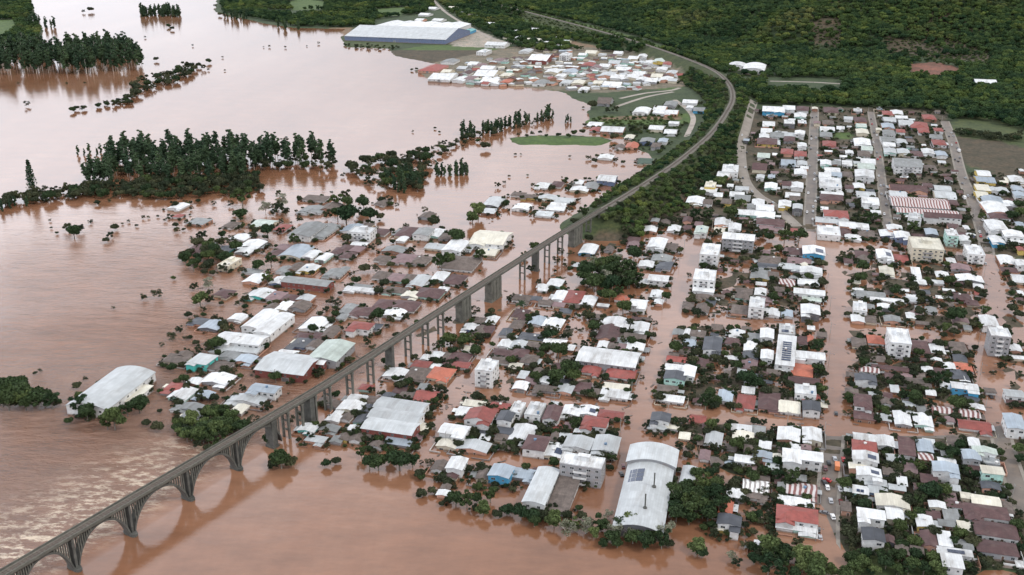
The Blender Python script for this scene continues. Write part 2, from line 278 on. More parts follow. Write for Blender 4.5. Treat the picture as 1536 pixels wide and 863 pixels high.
# ---------------------------------------------------------------- object helpers
def link(o): sc.collection.objects.link(o); return o
def mesh(name, v, f, mats, mi=None, smooth=False):
    me = bpy.data.meshes.new(name); me.from_pydata([tuple(p) for p in v], [], f)
    for m in (mats if isinstance(mats, (list, tuple)) else [mats]): me.materials.append(m)
    if mi is not None: me.polygons.foreach_set('material_index', mi)
    if smooth: me.polygons.foreach_set('use_smooth', [True]*len(f))
    me.update(); return me
def obj(name, me, parent=None, loc=None, rz=None):
    o = bpy.data.objects.new(name, me); link(o)
    if parent is not None: o.parent = parent
    if loc is not None: o.location = loc
    if rz is not None: o.rotation_euler = (0, 0, rz)
    return o
def tag(o, label=None, cat=None, group=None, kind=None):
    if label: o['label'] = label
    if cat: o['category'] = cat
    if group: o['group'] = group
    if kind: o['kind'] = kind
    return o
class MB:
    def __init__(s): s.v = []; s.f = []; s.m = []
    def add(s, v, f, m=0):
        o = len(s.v); s.v += [tuple(p) for p in v]; s.f += [tuple(i+o for i in q) for q in f]; s.m += [m]*len(f)
    def box(s, x0, x1, y0, y1, z0, z1, m=0):
        s.add([(x0,y0,z0),(x1,y0,z0),(x1,y1,z0),(x0,y1,z0),(x0,y0,z1),(x1,y0,z1),(x1,y1,z1),(x0,y1,z1)],
              [(0,3,2,1),(4,5,6,7),(0,1,5,4),(1,2,6,5),(2,3,7,6),(3,0,4,7)], m)
    def prism(s, prof, axis, c0, c1, m=0):
        """closed profile of (a,z), extruded along y (axis 'y') or x"""
        n = len(prof); q = (lambda a, z, c: (a, c, z)) if axis == 'y' else (lambda a, z, c: (c, -a, z))
        v = [q(a, z, c0) for a, z in prof] + [q(a, z, c1) for a, z in prof]
        f = [tuple(range(n)), tuple(range(2*n-1, n-1, -1))] + [(i, i+n, (i+1) % n + n, (i+1) % n) for i in range(n)]
        s.add(v, f, m)
    def cyl(s, x, y, z0, z1, r, n=8, m=0, r1=None):
        r1 = r if r1 is None else r1
        v = [(x+r*math.cos(2*math.pi*i/n), y+r*math.sin(2*math.pi*i/n), z0) for i in range(n)] + [(x+r1*math.cos(2*math.pi*i/n), y+r1*math.sin(2*math.pi*i/n), z1) for i in range(n)]
        s.add(v, [tuple(range(n-1, -1, -1)), tuple(range(n, 2*n))] + [(i, (i+1) % n, (i+1) % n + n, i+n) for i in range(n)], m)
    def xf(s, M4, other):
        s.add([tuple(M4 @ Vector(p)) for p in other.v], other.f); s.m[-len(other.f):] = other.m
    def me(s, name, mats, smooth=False): return mesh(name, s.v, s.f, mats, s.m, smooth)
# ---------------------------------------------------------------- terrain, water
def np_grid_mesh(name, X, Y, Z, mat):
    ny, nx = X.shape; me = bpy.data.meshes.new(name)
    me.vertices.add(nx*ny); me.vertices.foreach_set('co', np.stack([X, Y, Z], -1).ravel().astype(np.float32))
    i = np.arange((ny-1)*(nx-1)); r, c = i // (nx-1), i % (nx-1); a = r*nx + c
    q = np.stack([a, a+1, a+nx+1, a+nx], -1).ravel()
    me.loops.add(len(q)); me.loops.foreach_set('vertex_index', q.astype(np.int32))
    me.polygons.add(len(i)); me.polygons.foreach_set('loop_start', (np.arange(len(i))*4).astype(np.int32)); me.polygons.foreach_set('loop_total', np.full(len(i), 4, np.int32))
    me.polygons.foreach_set('use_smooth', np.ones(len(i), bool))
    me.update(); me.validate(); me.materials.append(mat); return me
GREEN = (.058,.10,.024); DKGR = (.035,.055,.022); DIRT = (.17,.115,.075); TOWN = (.068,.056,.038); REDS = (.15,.068,.05); BROWN = (.062,.05,.032); GREY = (.30,.27,.24); OLIVE = (.05,.068,.022)
COVER = [
 ([(1100,352),(905,345),(960,300),(1060,280),(1110,230),(1130,165),(1225,160),(1420,165),(1430,230),(1450,262),(1536,255),(1900,300),(1900,430),(1480,380)], TOWN),
 (LAND[3], TOWN), (YARDS[0][0], TOWN), (YARDS[1][0], TOWN), (YARDS[2][0], TOWN),
 ([(1428,185),(1450,176),(1500,188),(1536,200),(1700,230),(1700,270),(1536,256),(1500,262),(1440,245)], BROWN),
 ([(1425,190),(1445,172),(1490,178),(1540,196),(1620,220),(1620,236),(1536,222),(1500,212),(1430,205)], OLIVE),
 ([(1364,106),(1400,103),(1440,112),(1438,120),(1400,126),(1366,120)], REDS),
 ([(1310,70),(1420,66),(1500,82),(1480,104),(1400,98),(1330,90)], BROWN),
 ([(1210,60),(1260,60),(1262,84),(1215,80)], BROWN),
 ([(1490,140),(1536,112),(1600,100),(1600,125),(1536,135),(1500,146)], GREY),
 ([(735,2),(800,18),(880,38),(960,60),(1010,78),(1020,92),(960,80),(880,62),(800,40),(740,15)], GREEN),
 ([(850,60),(900,70),(905,82),(860,80)], DIRT),
 ([(980,122),(1018,118),(1020,134),(985,136)], GREEN),
 ([(890,176),(1035,170),(1040,186),(860,188)], GREEN),
 ([(900,176),(1020,174),(1020,180),(900,181)], DIRT),
 (LAND[1], GREEN),
 ([(428,5),(450,-2),(486,2),(488,14),(440,16)], GREEN), ([(560,14),(620,10),(600,24),(566,24)], GREEN),
 ([(505,58),(600,60),(606,66),(560,76),(510,70)], OLIVE),
 ([(580,76),(700,74),(750,78),(740,90),(660,98),(600,88)], BROWN),
 ([(640,68),(765,70),(765,76),(600,75)], GREEN),
 ([(672,60),(716,46),(760,64),(740,72),(680,70)], GREY),
 ([(495,42),(528,42),(528,54),(500,54)], DIRT),
 ([(0,30),(22,30),(26,44),(0,62),(-100,60),(-100,30)], GREEN),
 ([(1280,832),(1440,835),(1445,870),(1270,870)], OLIVE), ([(1390,545),(1400,400),(1400,400)], GREEN),
 ([(1300,200),(1312,200),(1312,210),(1300,210)], GREEN), ([(1248,198),(1278,198),(1280,210),(1250,210)], GREEN),
 ([(620,100),(770,70),(900,72),(1020,92),(1030,130),(900,140),(770,130),(640,122)], (.15,.13,.10)),
]
col = np.empty(GX.shape + (4,)); col[...] = (*DKGR, 1)
for pts, c in COVER:
    pw = wp(pts, 1.0); mk = inside(GX, GY, pw); col[mk] = (*c, 1)
dr = seg_dist(GX, GY, rail_emb, False); col[dr < 24] = (*sc3(OLIVE, .75), 1)
gm, n, l, b = newmat('ground_soil')
at = n.new('ShaderNodeVertexColor'); at.layer_name = 'cover'
geo = n.new('ShaderNodeNewGeometry'); no = n.new('ShaderNodeTexNoise'); no.inputs['Scale'].default_value = .055; no.inputs['Detail'].default_value = 10; no.inputs['Roughness'].default_value = .7
l.new(geo.outputs['Position'], no.inputs['Vector'])
no2 = n.new('ShaderNodeTexNoise'); no2.inputs['Scale'].default_value = .35; no2.inputs['Detail'].default_value = 8; l.new(geo.outputs['Position'], no2.inputs['Vector'])
r1 = ramp(n, [(.3, (.5,.6,.45)), (.5, (1,1,1)), (.72, (1.5,1.25,1.1))]); l.new(no.outputs[0], r1.inputs[0])
mu = n.new('ShaderNodeMix'); mu.data_type = 'RGBA'; mu.blend_type = 'MULTIPLY'; mu.inputs[0].default_value = 1; l.new(at.outputs[0], mu.inputs[6]); l.new(r1.outputs[0], mu.inputs[7])
r2 = ramp(n, [(.35, (.55,.6,.5)), (.6, (1.2,1.15,1.1))]); l.new(no2.outputs[0], r2.inputs[0])
mu2 = n.new('ShaderNodeMix'); mu2.data_type = 'RGBA'; mu2.blend_type = 'MULTIPLY'; mu2.inputs[0].default_value = .8; l.new(mu.outputs[2], mu2.inputs[6]); l.new(r2.outputs[0], mu2.inputs[7])
l.new(mu2.outputs[2], b.inputs['Base Color']); b.inputs['Roughness'].default_value = .95
me = np_grid_mesh('ground', GX, GY, GZ, gm)
ca = me.color_attributes.new('cover', 'FLOAT_COLOR', 'POINT'); ca.data.foreach_set('color', col.reshape(-1).astype(np.float32))
tag(obj('ground', me), kind='structure')
# water: one sheet at z = 0, muddy body colour, calm to the right and torn up beside the viaduct
wm, n, l, b = newmat('muddy_flood_water')
geo = n.new('ShaderNodeNewGeometry')
def N3(scale, det=5, rough=.55, stretch=(1,1,1), rot=0):
    mp = n.new('ShaderNodeMapping'); mp.inputs['Scale'].default_value = stretch; mp.inputs['Rotation'].default_value = (0,0,rot); l.new(geo.outputs['Position'], mp.inputs[0])
    q = n.new('ShaderNodeTexNoise'); q.inputs['Scale'].default_value = scale; q.inputs['Detail'].default_value = det; q.inputs['Roughness'].default_value = rough; l.new(mp.outputs[0], q.inputs['Vector']); return q
def dist_mask(px, py, r0, r1, sx=1, sy=1, rot=0):
    x, y = Pz(px, py); mp = n.new('ShaderNodeMapping'); mp.vector_type = 'TEXTURE'; mp.inputs['Location'].default_value = (x, y, 0); mp.inputs['Rotation'].default_value = (0,0,rot); mp.inputs['Scale'].default_value = (sx, sy, 1)
    l.new(geo.outputs['Position'], mp.inputs[0]); ln = n.new('ShaderNodeVectorMath'); ln.operation = 'LENGTH'; l.new(mp.outputs[0], ln.inputs[0])
    mr = n.new('ShaderNodeMapRange'); mr.interpolation_type = 'SMOOTHSTEP'; mr.inputs[1].default_value = r0; mr.inputs[2].default_value = r1; mr.inputs[3].default_value = 1; mr.inputs[4].default_value = 0
    l.new(ln.outputs[1], mr.inputs[0]); return mr
def math2(op, a, bb):
    q = n.new('ShaderNodeMath'); q.operation = op
    for i, s in enumerate((a, bb)):
        if isinstance(s, (int, float)): q.inputs[i].default_value = s
        else: l.new(s, q.inputs[i])
    return q.outputs[0]
big = N3(.009, 8, .66, (1, .28, 1), -.9)
rc = ramp(n, [(.34, (.182,.083,.044)), (.5, (.225,.107,.060)), (.66, (.27,.143,.088))]); l.new(big.outputs[0], rc.inputs[0])
fine = N3(.09, 8, .7, (.35, 1, 1), .55)
pA, pB = rail_w[1], rail_w[4]; dAB = (pB-pA)/np.hypot(*(pB-pA)); nAB = np.array([-dAB[1], dAB[0]])     # upstream side of the viaduct
dt = n.new('ShaderNodeVectorMath'); dt.operation = 'DOT_PRODUCT'; dt.inputs[1].default_value = (nAB[0], nAB[1], 0); l.new(geo.outputs['Position'], dt.inputs[0])
up = n.new('ShaderNodeMapRange'); up.interpolation_type = 'SMOOTHSTEP'; up.inputs[1].default_value = float(nAB @ pA) - 3; up.inputs[2].default_value = float(nAB @ pA) + 20; l.new(dt.outputs['Value'], up.inputs[0])
class _O: pass
t1_ = dist_mask(40, 720, 90, 230); t2_ = dist_mask(70, 520, 80, 340, 1, 1); turb, turb2 = _O(), _O()
turb.outputs = [math2('MULTIPLY', t1_.outputs[0], up.outputs[0])]; turb2.outputs = [math2('MULTIPLY', t2_.outputs[0], up.outputs[0])]
# foam only where the current breaks against the piers and in the rapids above them
foamn = N3(.2, 12, .78, (.5, 1.2, 1), .6)
foam_zone = dist_mask(80, 812, 8, 80, 2.1, .7, math.atan2(rail_w[2][1]-rail_w[1][1], rail_w[2][0]-rail_w[1][0]))
fs = n.new('ShaderNodeMapRange'); fs.inputs[1].default_value = .49; fs.inputs[2].default_value = .57; l.new(foamn.outputs[0], fs.inputs[0])
foam = math2('MULTIPLY', math2('MULTIPLY', fs.outputs[0], foam_zone.outputs[0]), math2('MULTIPLY', up.outputs[0], 1.0))
mf = n.new('ShaderNodeMix'); mf.data_type = 'RGBA'; l.new(foam, mf.inputs[0]); l.new(rc.outputs[0], mf.inputs[6]); mf.inputs[7].default_value = (.72,.58,.43,1)
fv = n.new('ShaderNodeHueSaturation'); fvr = n.new('ShaderNodeMapRange'); fvr.inputs[1].default_value = .3; fvr.inputs[2].default_value = .7; fvr.inputs[3].default_value = .76; fvr.inputs[4].default_value = 1.16; l.new(fine.outputs[0], fvr.inputs[0])
l.new(fvr.outputs[0], fv.inputs['Value']); l.new(mf.outputs[2], fv.inputs['Color']); l.new(fv.outputs[0], b.inputs['Base Color'])
b.inputs['IOR'].default_value = 1.68; b.inputs['Roughness'].default_value = .06
rr = math2('ADD', math2('MULTIPLY', turb.outputs[0], .18), .09); l.new(rr, b.inputs['Roughness'])
rip = N3(.35, 4, .6, (.6, 1, 1), .4); waves = N3(.045, 8, .68, (.45, 1.2, 1), .6)
h1 = math2('MULTIPLY', rip.outputs[0], .035)
amp = math2('ADD', math2('MULTIPLY', turb.outputs[0], 13), math2('ADD', math2('MULTIPLY', turb2.outputs[0], 3.2), .2))
h2 = math2('MULTIPLY', waves.outputs[0], amp)
bp = n.new('ShaderNodeBump'); bp.inputs['Distance'].default_value = 1.0; bp.inputs['Strength'].default_value = .8; l.new(math2('ADD', h1, h2), bp.inputs['Height']); l.new(bp.outputs[0], b.inputs['Normal'])
S_ = 14000
tag(obj('water', mesh('water', [(-S_,-3000,0),(S_,-3000,0),(S_,S_,0),(-S_,S_,0)], [(0,1,2,3)], wm)), kind='structure')
# ---------------------------------------------------------------- buildings
DEFER = []     # (object, look, px, py, family): labels are given at the end, from what stands around
SPECIAL = []   # (px, py, label, category)
T_ = []
def T(ox, oy, s, txt):
    for e in txt.split(';'):
        e = e.strip()
        if e:
            a = e.split(); T_.append((ox + float(a[0])/s, oy + float(a[1])/s, float(a[2])/s, float(a[3])/s, a[4]))
# each entry: roof centre x y, width, depth (pixels of that crop), roof shape + roof colour + wall colour + storeys
T(512,0,6,"830 615 170 50 hro1;930 690 200 50 Gww1;1285 460 90 50 fww2;960 640 80 30 Gcc1;980 550 120 40 gyw1;1100 610 80 40 Glw1;1200 570 80 40 Gww1;1250 590 90 50 gpw1;1330 610 120 40 Gww1;1420 540 80 50 gpw1;1320 660 180 50 Gww1;1160 700 100 50 hpw1;1080 710 110 40 gww1;1350 725 150 50 Gww1;1490 670 90 60 hcc1;1490 730 80 50 hoo1;1130 655 80 40 gmw1;760 130 90 50 Gww1;715 180 70 30 Gww1;830 75 70 30 Gww1;880 180 90 30 Gww1;1010 70 80 60 Gcw1;1100 120 100 50 Glw1;1340 170 40 25 gww1;1350 215 100 40 Gww1;1410 270 50 30 gww1;1460 300 60 30 Glw1;1180 150 70 40 Gnw1")
T(768,0,6,"265 520 170 60 Gwr2;485 490 90 70 fww3;70 340 90 50 gww1;30 280 60 40 gww1;210 265 70 30 Gww1;200 360 120 50 Gcw1;300 385 80 30 Gww1;425 330 50 30 gww1;475 375 90 35 Gew1;430 420 80 40 Gww1;130 455 90 50 glw1;370 640 120 60 gww1;530 640 120 70 gbw1;440 680 80 50 gww1;260 740 110 50 gyw1;690 580 110 60 hrw1;770 600 90 50 gpw1;650 800 80 40 gww1;910 755 160 70 Gww1;780 740 80 50 Gcc1;1350 620 90 50 gww1;1400 570 80 50 hrw1;1440 650 90 50 glw1;1010 620 130 50 Gww1;960 475 80 40 Gww1;900 500 70 50 hmw1;1100 520 90 40 Gww1;640 490 70 40 Gww1;720 470 100 40 Gcc1;930 560 100 50 Glw1;1240 560 90 50 gww1;1330 545 100 50 gew1;1180 500 80 40 gww1;840 590 90 40 Gww1;860 670 120 50 glw1;960 690 120 50 Gww1;1080 690 120 50 gww1;1150 660 110 40 Gww1;1260 720 110 50 Gww1;1390 710 110 50 gww1;1450 720 80 50 Glw1;1310 680 100 40 Gcc1;1010 560 90 40 gyw1;490 740 90 50 glw1;600 740 100 50 gcc1;1170 710 90 40 gww1;1300 720 80 40 gww1")
T(768,0,4,"1350 390 100 40 aww2;1455 405 130 60 aww2")
T(1152,0,4,"1300 490 130 50 Gwb2;1100 545 20 15 Gww1")
T(1024,144,6,"820 118 200 95 Gwt2;955 105 110 50 Gww2;1080 115 110 40 hmw1;1060 175 110 50 gww1;960 235 100 70 fwk2;1075 235 80 40 fww1;1055 330 90 90 gww2;775 250 110 50 hwo1;755 310 100 60 Gww1;735 360 90 50 gww1;850 350 120 60 Gyw1;950 350 110 50 Glw1;960 385 100 40 hmw1;760 410 180 50 hmw1;1075 440 80 80 gww2;940 500 110 60 hrw1;1060 520 110 50 hrw1;730 535 110 40 Gew1;950 600 130 70 Gbw1;1075 605 90 60 glw1;695 640 130 50 Gmw1;1060 685 110 50 gww1;700 725 70 50 glw1;800 725 60 50 gbw1;430 655 150 90 fww2;370 705 110 50 Gww1;250 800 100 50 fcy2;235 845 150 35 Gww1;430 805 55 25 Gww1;535 830 120 30 Glw1;795 810 110 80 gww1;1030 805 110 60 gww1;935 790 80 40 Gmw1;575 395 50 40 Gbk1;1335 130 130 60 hmw1;1420 115 50 40 gnw1;1310 240 100 50 hnw1;1300 295 130 35 Gww1;1290 350 110 50 gyw1;1420 285 70 30 Gww1;1320 430 120 90 hrw1;1290 600 100 60 gww1;1380 605 90 60 gyw1;1480 600 90 60 hww1;1500 505 70 60 gww1;1345 670 140 50 Gww1;1280 710 110 40 Gww1;1385 705 90 50 Gbw1;1480 705 100 60 hnw1;1330 780 200 100 fww2;1490 200 80 50 Glw1;1500 820 80 60 hmw1;70 50 130 30 Gww1;65 100 60 30 gww1;150 120 100 50 Gyt1;1210 240 60 40 gpw1;1190 110 50 30 gcw1")
T(1280,144,6,"40 130 80 60 fww1;235 120 55 40 fyn1;310 155 100 55 hrw1;390 150 110 50 gww1;320 210 110 50 Glw1;430 190 110 25 Gww1;680 190 110 60 hrw1;60 215 110 50 hmw1;70 265 90 40 Gew1;80 320 110 60 gcc1;310 270 110 50 gbw1;470 240 130 50 Glw1;320 330 110 45 gyw1;425 315 80 65 hrw1;590 265 160 50 hrw1;630 310 100 45 hrw1;765 305 80 70 hrw1;745 365 100 35 Gyw1;770 420 120 75 hrw1;310 390 130 45 Gyw1;80 415 150 55 gww1;120 470 100 40 Gew1;95 520 110 50 hnw1;320 435 110 35 Gww1;430 410 100 60 glw1;515 405 70 55 hnw1;330 495 110 75 glw1;450 500 110 65 glw1;570 520 110 85 hmw1;670 500 110 80 gww1;790 520 100 75 gbw1;485 600 250 70 Gyw3;130 585 130 40 Gww1;110 630 150 50 Gew1;100 700 170 60 gww2;30 600 60 50 Glw1;50 810 100 60 gww1;690 645 110 40 hnw1;1165 695 120 55 Gwy1;1180 750 170 45 Gby1;1465 750 130 70 gww1;1165 825 130 55 hcy1;1260 840 80 45 glw1;1345 845 90 40 glw1;1480 835 100 55 gbw1;860 750 70 40 gmw1;490 830 330 45 Gmw1;670 805 90 55 hmw1;800 830 150 45 Glw1;1515 670 40 50 gww1;230 300 50 60 gcc1")
T(1024,288,6,"115 75 150 55 gww1;230 90 80 50 Gnw1;320 25 80 40 Gww1;490 15 130 30 Gww1;540 50 140 45 Gyw1;395 85 90 55 hnw1;650 190 360 45 Gww1;740 140 160 50 Gww1;680 95 110 60 gww1;620 130 80 50 gyw1;790 270 250 50 hmw1;360 270 140 60 gww1;470 315 110 80 gww2;350 345 130 55 Gcw1;170 340 110 80 gew2;45 250 80 50 gmw1;40 320 80 60 hmw1;145 285 70 40 hpw1;505 402 285 55 Gwl4;250 520 170 115 fww4;200 750 200 90 fww4;990 30 130 45 Gww1;920 105 110 50 gww1;1035 135 90 80 alk2;1010 58 100 35 Gnw1;1340 50 210 50 hmw1;1345 12 200 25 Gwt1;1380 195 220 55 hrw2;1340 258 290 45 Glw1;1315 350 210 80 fww2;1480 290 150 45 Gww1;1450 350 130 55 hmw1;1505 405 90 40 gww1;1180 530 200 70 gwt2;1010 535 150 60 hmw1;930 525 60 60 gpw1;1050 620 210 50 Gpw1;780 615 200 70 hnw1;780 655 210 30 Gkw1;960 670 190 50 Glw1;1100 665 90 50 gcw1;1155 705 200 50 gww2;1130 810 190 50 Gww1;940 805 140 50 Gsw1;700 740 170 85 gyw1;810 745 110 50 hnw1;1490 620 80 60 hmw1;790 320 200 60 Gpw1")
T(1280,288,6,"110 20 170 45 Glw1;150 75 150 55 Gww2;200 178 90 25 Gww1;400 18 150 50 Glw1;590 95 520 85 Gsw1;890 95 100 85 hmw1;660 178 560 45 Gsw1;800 212 340 35 Gmw2;555 220 110 70 fww3;820 25 190 60 Glw1;1150 20 110 50 Gcy1;1250 70 190 55 gbw1;1280 150 220 95 aww1;1310 215 190 45 hmw1;1400 110 120 50 gww1;1285 300 170 80 gww2;1290 430 120 60 gwt1;1440 380 180 55 gww2;1470 430 130 50 Gww1;1505 515 60 60 gry1;1380 620 150 80 aww1;1400 700 150 40 hmw1;1510 640 100 110 gww2;1490 780 130 70 Gww1;60 300 150 40 Gww1;115 370 150 60 hnw1;25 415 90 50 gww1;370 320 140 40 gww1;310 370 150 55 gww1;440 388 140 55 gwb2;700 360 110 50 gbk1;590 400 120 50 hmw1;885 370 110 60 fwe3;1000 420 100 55 gww1;960 340 90 60 hnw1;900 310 100 45 hmw1;1015 320 50 40 gww1;655 465 290 100 fcc4;565 740 80 90 mww1;280 560 140 100 gww2;300 710 130 135 gcw1;430 600 130 65 hrw1;75 560 120 55 hmw1;1090 525 160 105 fww3;880 620 80 60 gww1;970 600 90 60 hnw1;800 745 120 50 gww1;1045 780 240 55 gww1;760 810 100 30 Gww1;1120 845 90 35 Gww1;1500 290 70 50 gbw1;1490 20 100 40 gbw1;90 605 110 50 gnw1;960 680 180 50 gpw1")
T(1024,432,6,"190 15 190 35 Gww2;195 70 190 40 hnw1;50 160 100 70 hnw1;180 185 120 70 gnw1;550 50 150 85 hnw1;515 195 150 75 hnw1;700 35 100 75 gww1;670 135 145 110 fww3;805 220 140 60 gww1;940 230 100 55 gbw1;1140 35 280 45 Gww2;1160 90 170 55 Gew1;1015 80 110 50 hmw1;1150 195 170 80 gwk2;940 375 150 80 fww2;930 575 165 225 mww2;760 410 120 85 gww2;490 410 140 55 gww1;455 480 140 55 hmw1;270 505 160 120 gkw2;130 410 150 55 hnw1;50 400 80 65 gww1;610 530 120 80 aww1;640 440 110 60 hyw1;610 610 140 55 gkw1;600 690 140 85 gpw1;760 600 110 85 gww2;1070 470 110 85 hmw1;1145 460 60 85 gow1;1140 605 280 60 Gww2;1075 740 190 105 how1;1090 830 280 55 Gmw1;180 670 100 75 hmw1;55 750 120 100 gww2;60 500 110 60 gbk1;400 770 60 40 gnw1")
T(1280,432,6,"155 60 260 55 Gyw1;300 105 300 30 Gww1;520 105 100 35 mlw1;60 170 130 90 fww2;40 275 120 60 gww1;280 170 130 40 aww1;155 280 100 60 hnw1;350 280 150 50 gyw1;515 250 80 60 gww1;410 435 205 130 fww4;200 465 150 70 how1;50 490 130 80 hnw1;600 530 160 105 hmc1;755 550 130 75 gww1;745 645 100 25 gww1;940 530 150 85 hnw1;960 635 120 60 gkw1;870 705 110 55 gww1;990 710 150 65 how1;960 785 150 80 gkw1;665 735 100 50 gww1;975 80 150 60 hmr1;1220 300 150 140 gww2;1315 400 190 75 fwl5;1450 540 120 60 gwo1;1480 625 140 30 Gww1;330 720 330 35 Gmw1;230 640 120 50 hnw1;140 735 180 45 Gsw1;330 790 90 50 hmw1;110 810 190 55 gkw2;1510 50 50 90 gww1;1500 110 60 50 hmw1;540 835 190 45 hnw1;700 200 100 50 gyw1;960 290 150 40 gpw1;1000 820 90 40 gww1")
T(1280,576,6,"85 150 160 110 hmw2;100 285 190 70 hmw1;440 310 150 130 gww1;625 325 170 105 gww1;695 75 90 50 Gww1;1000 20 240 55 Gwt2;1070 130 130 55 gkw1;805 235 200 55 Gsw1;1110 210 140 45 gww1;1040 265 190 65 Gsw1;1085 370 290 80 Grw1;870 320 80 45 gpw1;290 160 110 50 gnw1;110 480 220 60 Gww1;290 515 150 90 gww1;480 570 145 140 mmw1;640 560 140 100 gbw1;100 560 220 90 hrw2;110 655 230 80 gww2;650 655 130 55 Gsw1;840 690 160 35 Gww1;830 755 230 85 gbw2;1085 525 100 70 gww1;1180 600 220 50 gew2;1060 640 160 80 gbl2;1240 700 160 50 flw1;1250 780 200 60 mce2;1445 85 170 60 Glw2;1450 155 160 40 Gmw1;1450 340 170 250 gbw2;60 745 200 50 gco1;140 795 220 70 gww2;1230 60 100 40 hnw1")
T(1280,719,6,"65 95 140 70 Gww1;180 95 90 55 mlw1;200 30 200 55 glw1;395 75 150 45 Glw1;350 200 300 100 gcw1;160 310 250 80 Gww2;370 310 150 100 Gww1;180 500 200 105 gkw2;320 540 100 60 gmk1;640 380 150 100 gww1;680 540 140 145 gmw1;820 540 120 120 mww1;910 655 320 50 mww1;890 740 190 105 mww2;755 230 150 55 gww1;910 225 140 55 hmw1;1190 290 410 110 hmw1;1280 455 390 125 hmw1;1290 615 370 110 hmw1;1190 190 260 80 Gcw1;1010 145 90 50 Gcw1;1235 60 170 60 gko1;1510 765 60 55 gww1;440 640 120 70 gnm1")
T(1024,719,6,"660 65 230 100 GSw1;1070 90 270 100 Gsw1;900 70 90 70 gyw1;480 140 170 80 aww1;390 250 120 110 gow1;420 370 210 85 gkw2;355 440 110 50 gcw1;1000 195 290 70 Gww1;1030 315 370 120 hrw2;1025 420 370 75 Gwe1;715 595 140 70 gww1;660 150 200 50 hnw1")
T(1024,576,6,"385 110 130 135 gbw1;570 160 160 115 hrw1;780 155 190 145 hmw1;960 205 190 100 Gcw1;1105 55 200 80 fww2;1155 115 160 50 hrw1;1160 200 160 80 gkw2;530 395 180 55 Gww1;545 480 190 90 gcw1;280 500 150 120 glw1;200 640 90 80 gpw1;310 690 120 55 hnw1;955 455 200 110 gww1;1165 455 170 110 gww1;1110 575 90 40 gpw1;1080 640 360 80 Gww2;560 675 180 60 Gww1;430 690 90 50 gbw1;720 640 170 55 gbo1;860 660 100 50 gcw1;620 745 90 30 gpw1;1020 570 80 40 gww1")
T(768,576,6,"80 20 130 65 aww1;300 40 200 45 hnw1;480 45 140 65 glw1;640 30 130 80 hmw1;760 70 80 50 hnw1;930 85 250 70 Gww1;940 20 230 45 Gcw1;50 215 110 110 fww2;210 230 150 110 fww2;365 265 140 130 gmw2;540 240 160 80 gww1;690 240 160 75 gww1;890 275 220 60 hrw1;750 340 220 80 hrw2;640 420 150 50 gww1;100 440 200 130 gww1;10 430 60 60 hkw1;220 530 200 120 hmw2;380 600 190 110 gww1;380 480 60 100 gnw1;600 530 240 100 glw2;850 540 220 130 glw2;570 620 180 45 Gnw1;635 695 385 95 fwl4;100 805 190 80 Gbl1;1340 300 170 70 gkw2;1310 385 170 55 glw1;1440 385 130 35 Gcw1;1440 130 220 55 Gww1;1400 45 180 45 mnw1")
T(768,432,6,"90 90 160 50 hnw1;215 100 100 35 gkw1;440 70 120 100 gww1;560 80 160 110 hrw1;690 115 130 75 gww1;280 10 90 30 Gww1;300 135 120 35 mnw1;995 90 130 45 how1;1140 135 150 55 Gww2;1300 55 100 110 gww1;1320 125 80 40 gww1;80 230 130 70 hmw1;225 295 120 70 gbw1;375 315 170 70 gww1;50 330 110 70 hnw1;940 315 240 80 gww1;870 410 190 120 gmw1;1150 355 160 80 gww1;1110 435 200 45 Gnw1;820 510 90 55 gww1;910 520 90 45 hnw1;1110 530 160 60 gww1;990 530 80 50 hpw1;870 620 530 125 Gwl2;180 440 220 55 hkw1;210 510 170 45 hnw1;390 485 200 45 Gww1;70 510 160 55 glw1;70 585 150 70 hmw1;160 640 140 70 hnw1;720 730 160 70 hrw1;980 770 260 80 hrw1;230 760 80 80 gnw1;290 830 110 50 gww1;1500 400 100 50 gyw1;1480 640 170 45 Grw1;1470 715 180 50 Gww1;1470 790 190 70 gke2")
T(512,432,6,"180 10 270 35 Gww1;490 20 190 45 hnw1;800 45 230 80 hmw1;630 60 150 45 gcw1;920 10 90 30 gww1;390 145 160 70 hmw1;580 160 220 80 hmw1;480 225 180 60 gww1;190 210 180 70 hmw1;60 190 110 80 gyw1;180 340 190 55 hrw2;310 350 90 50 hkw1;1350 290 110 65 gww1;1160 355 120 55 gww1;1250 385 120 60 gnw1;1250 295 110 50 hnw1;1300 370 130 60 hmw1;870 605 120 45 gww1;760 625 70 40 gww1;1060 625 200 80 hmw1;960 610 90 60 hnw1;720 690 150 60 hrw1;900 770 200 95 how1;1080 690 150 50 hrw1;690 770 190 100 hnw1;500 770 200 70 gww1;1310 700 165 95 fww4;1480 400 90 60 gkw1;1480 500 110 60 gww1;1460 580 190 50 hmw1;1440 650 180 50 hnw1;20 250 80 60 hyw1")
T(512,576,6,"770 100 180 75 Grw1;150 130 160 60 Gww1;90 200 200 80 gww1;280 140 120 50 hnw1;420 110 100 50 gkw1;350 200 130 60 gww1;240 220 90 60 gkw1;200 320 140 70 gkw1;110 400 100 45 gww1;50 300 90 50 gnw1;20 480 100 50 gnw1;150 480 120 70 gnw1;240 470 100 60 hnw1;530 505 230 80 Gbw1;320 550 130 45 gnw1;590 100 120 45 hnw1;225 30 110 45 hrw1;1200 180 190 45 mcn1;1160 245 220 60 Gww1;1250 285 240 95 grw2;1430 195 170 45 hrw1;1480 290 130 80 gkw2;1020 410 240 80 Gww2;960 540 180 60 gcc1;1190 560 280 80 glw1;1470 420 150 50 hkm1;890 740 130 80 gnw1;1040 715 150 100 gww2;1000 815 110 60 gmw1;1290 820 130 80 gnw1;1440 785 190 100 gbt2;420 400 90 40 gnw1;300 380 80 50 gnw1")
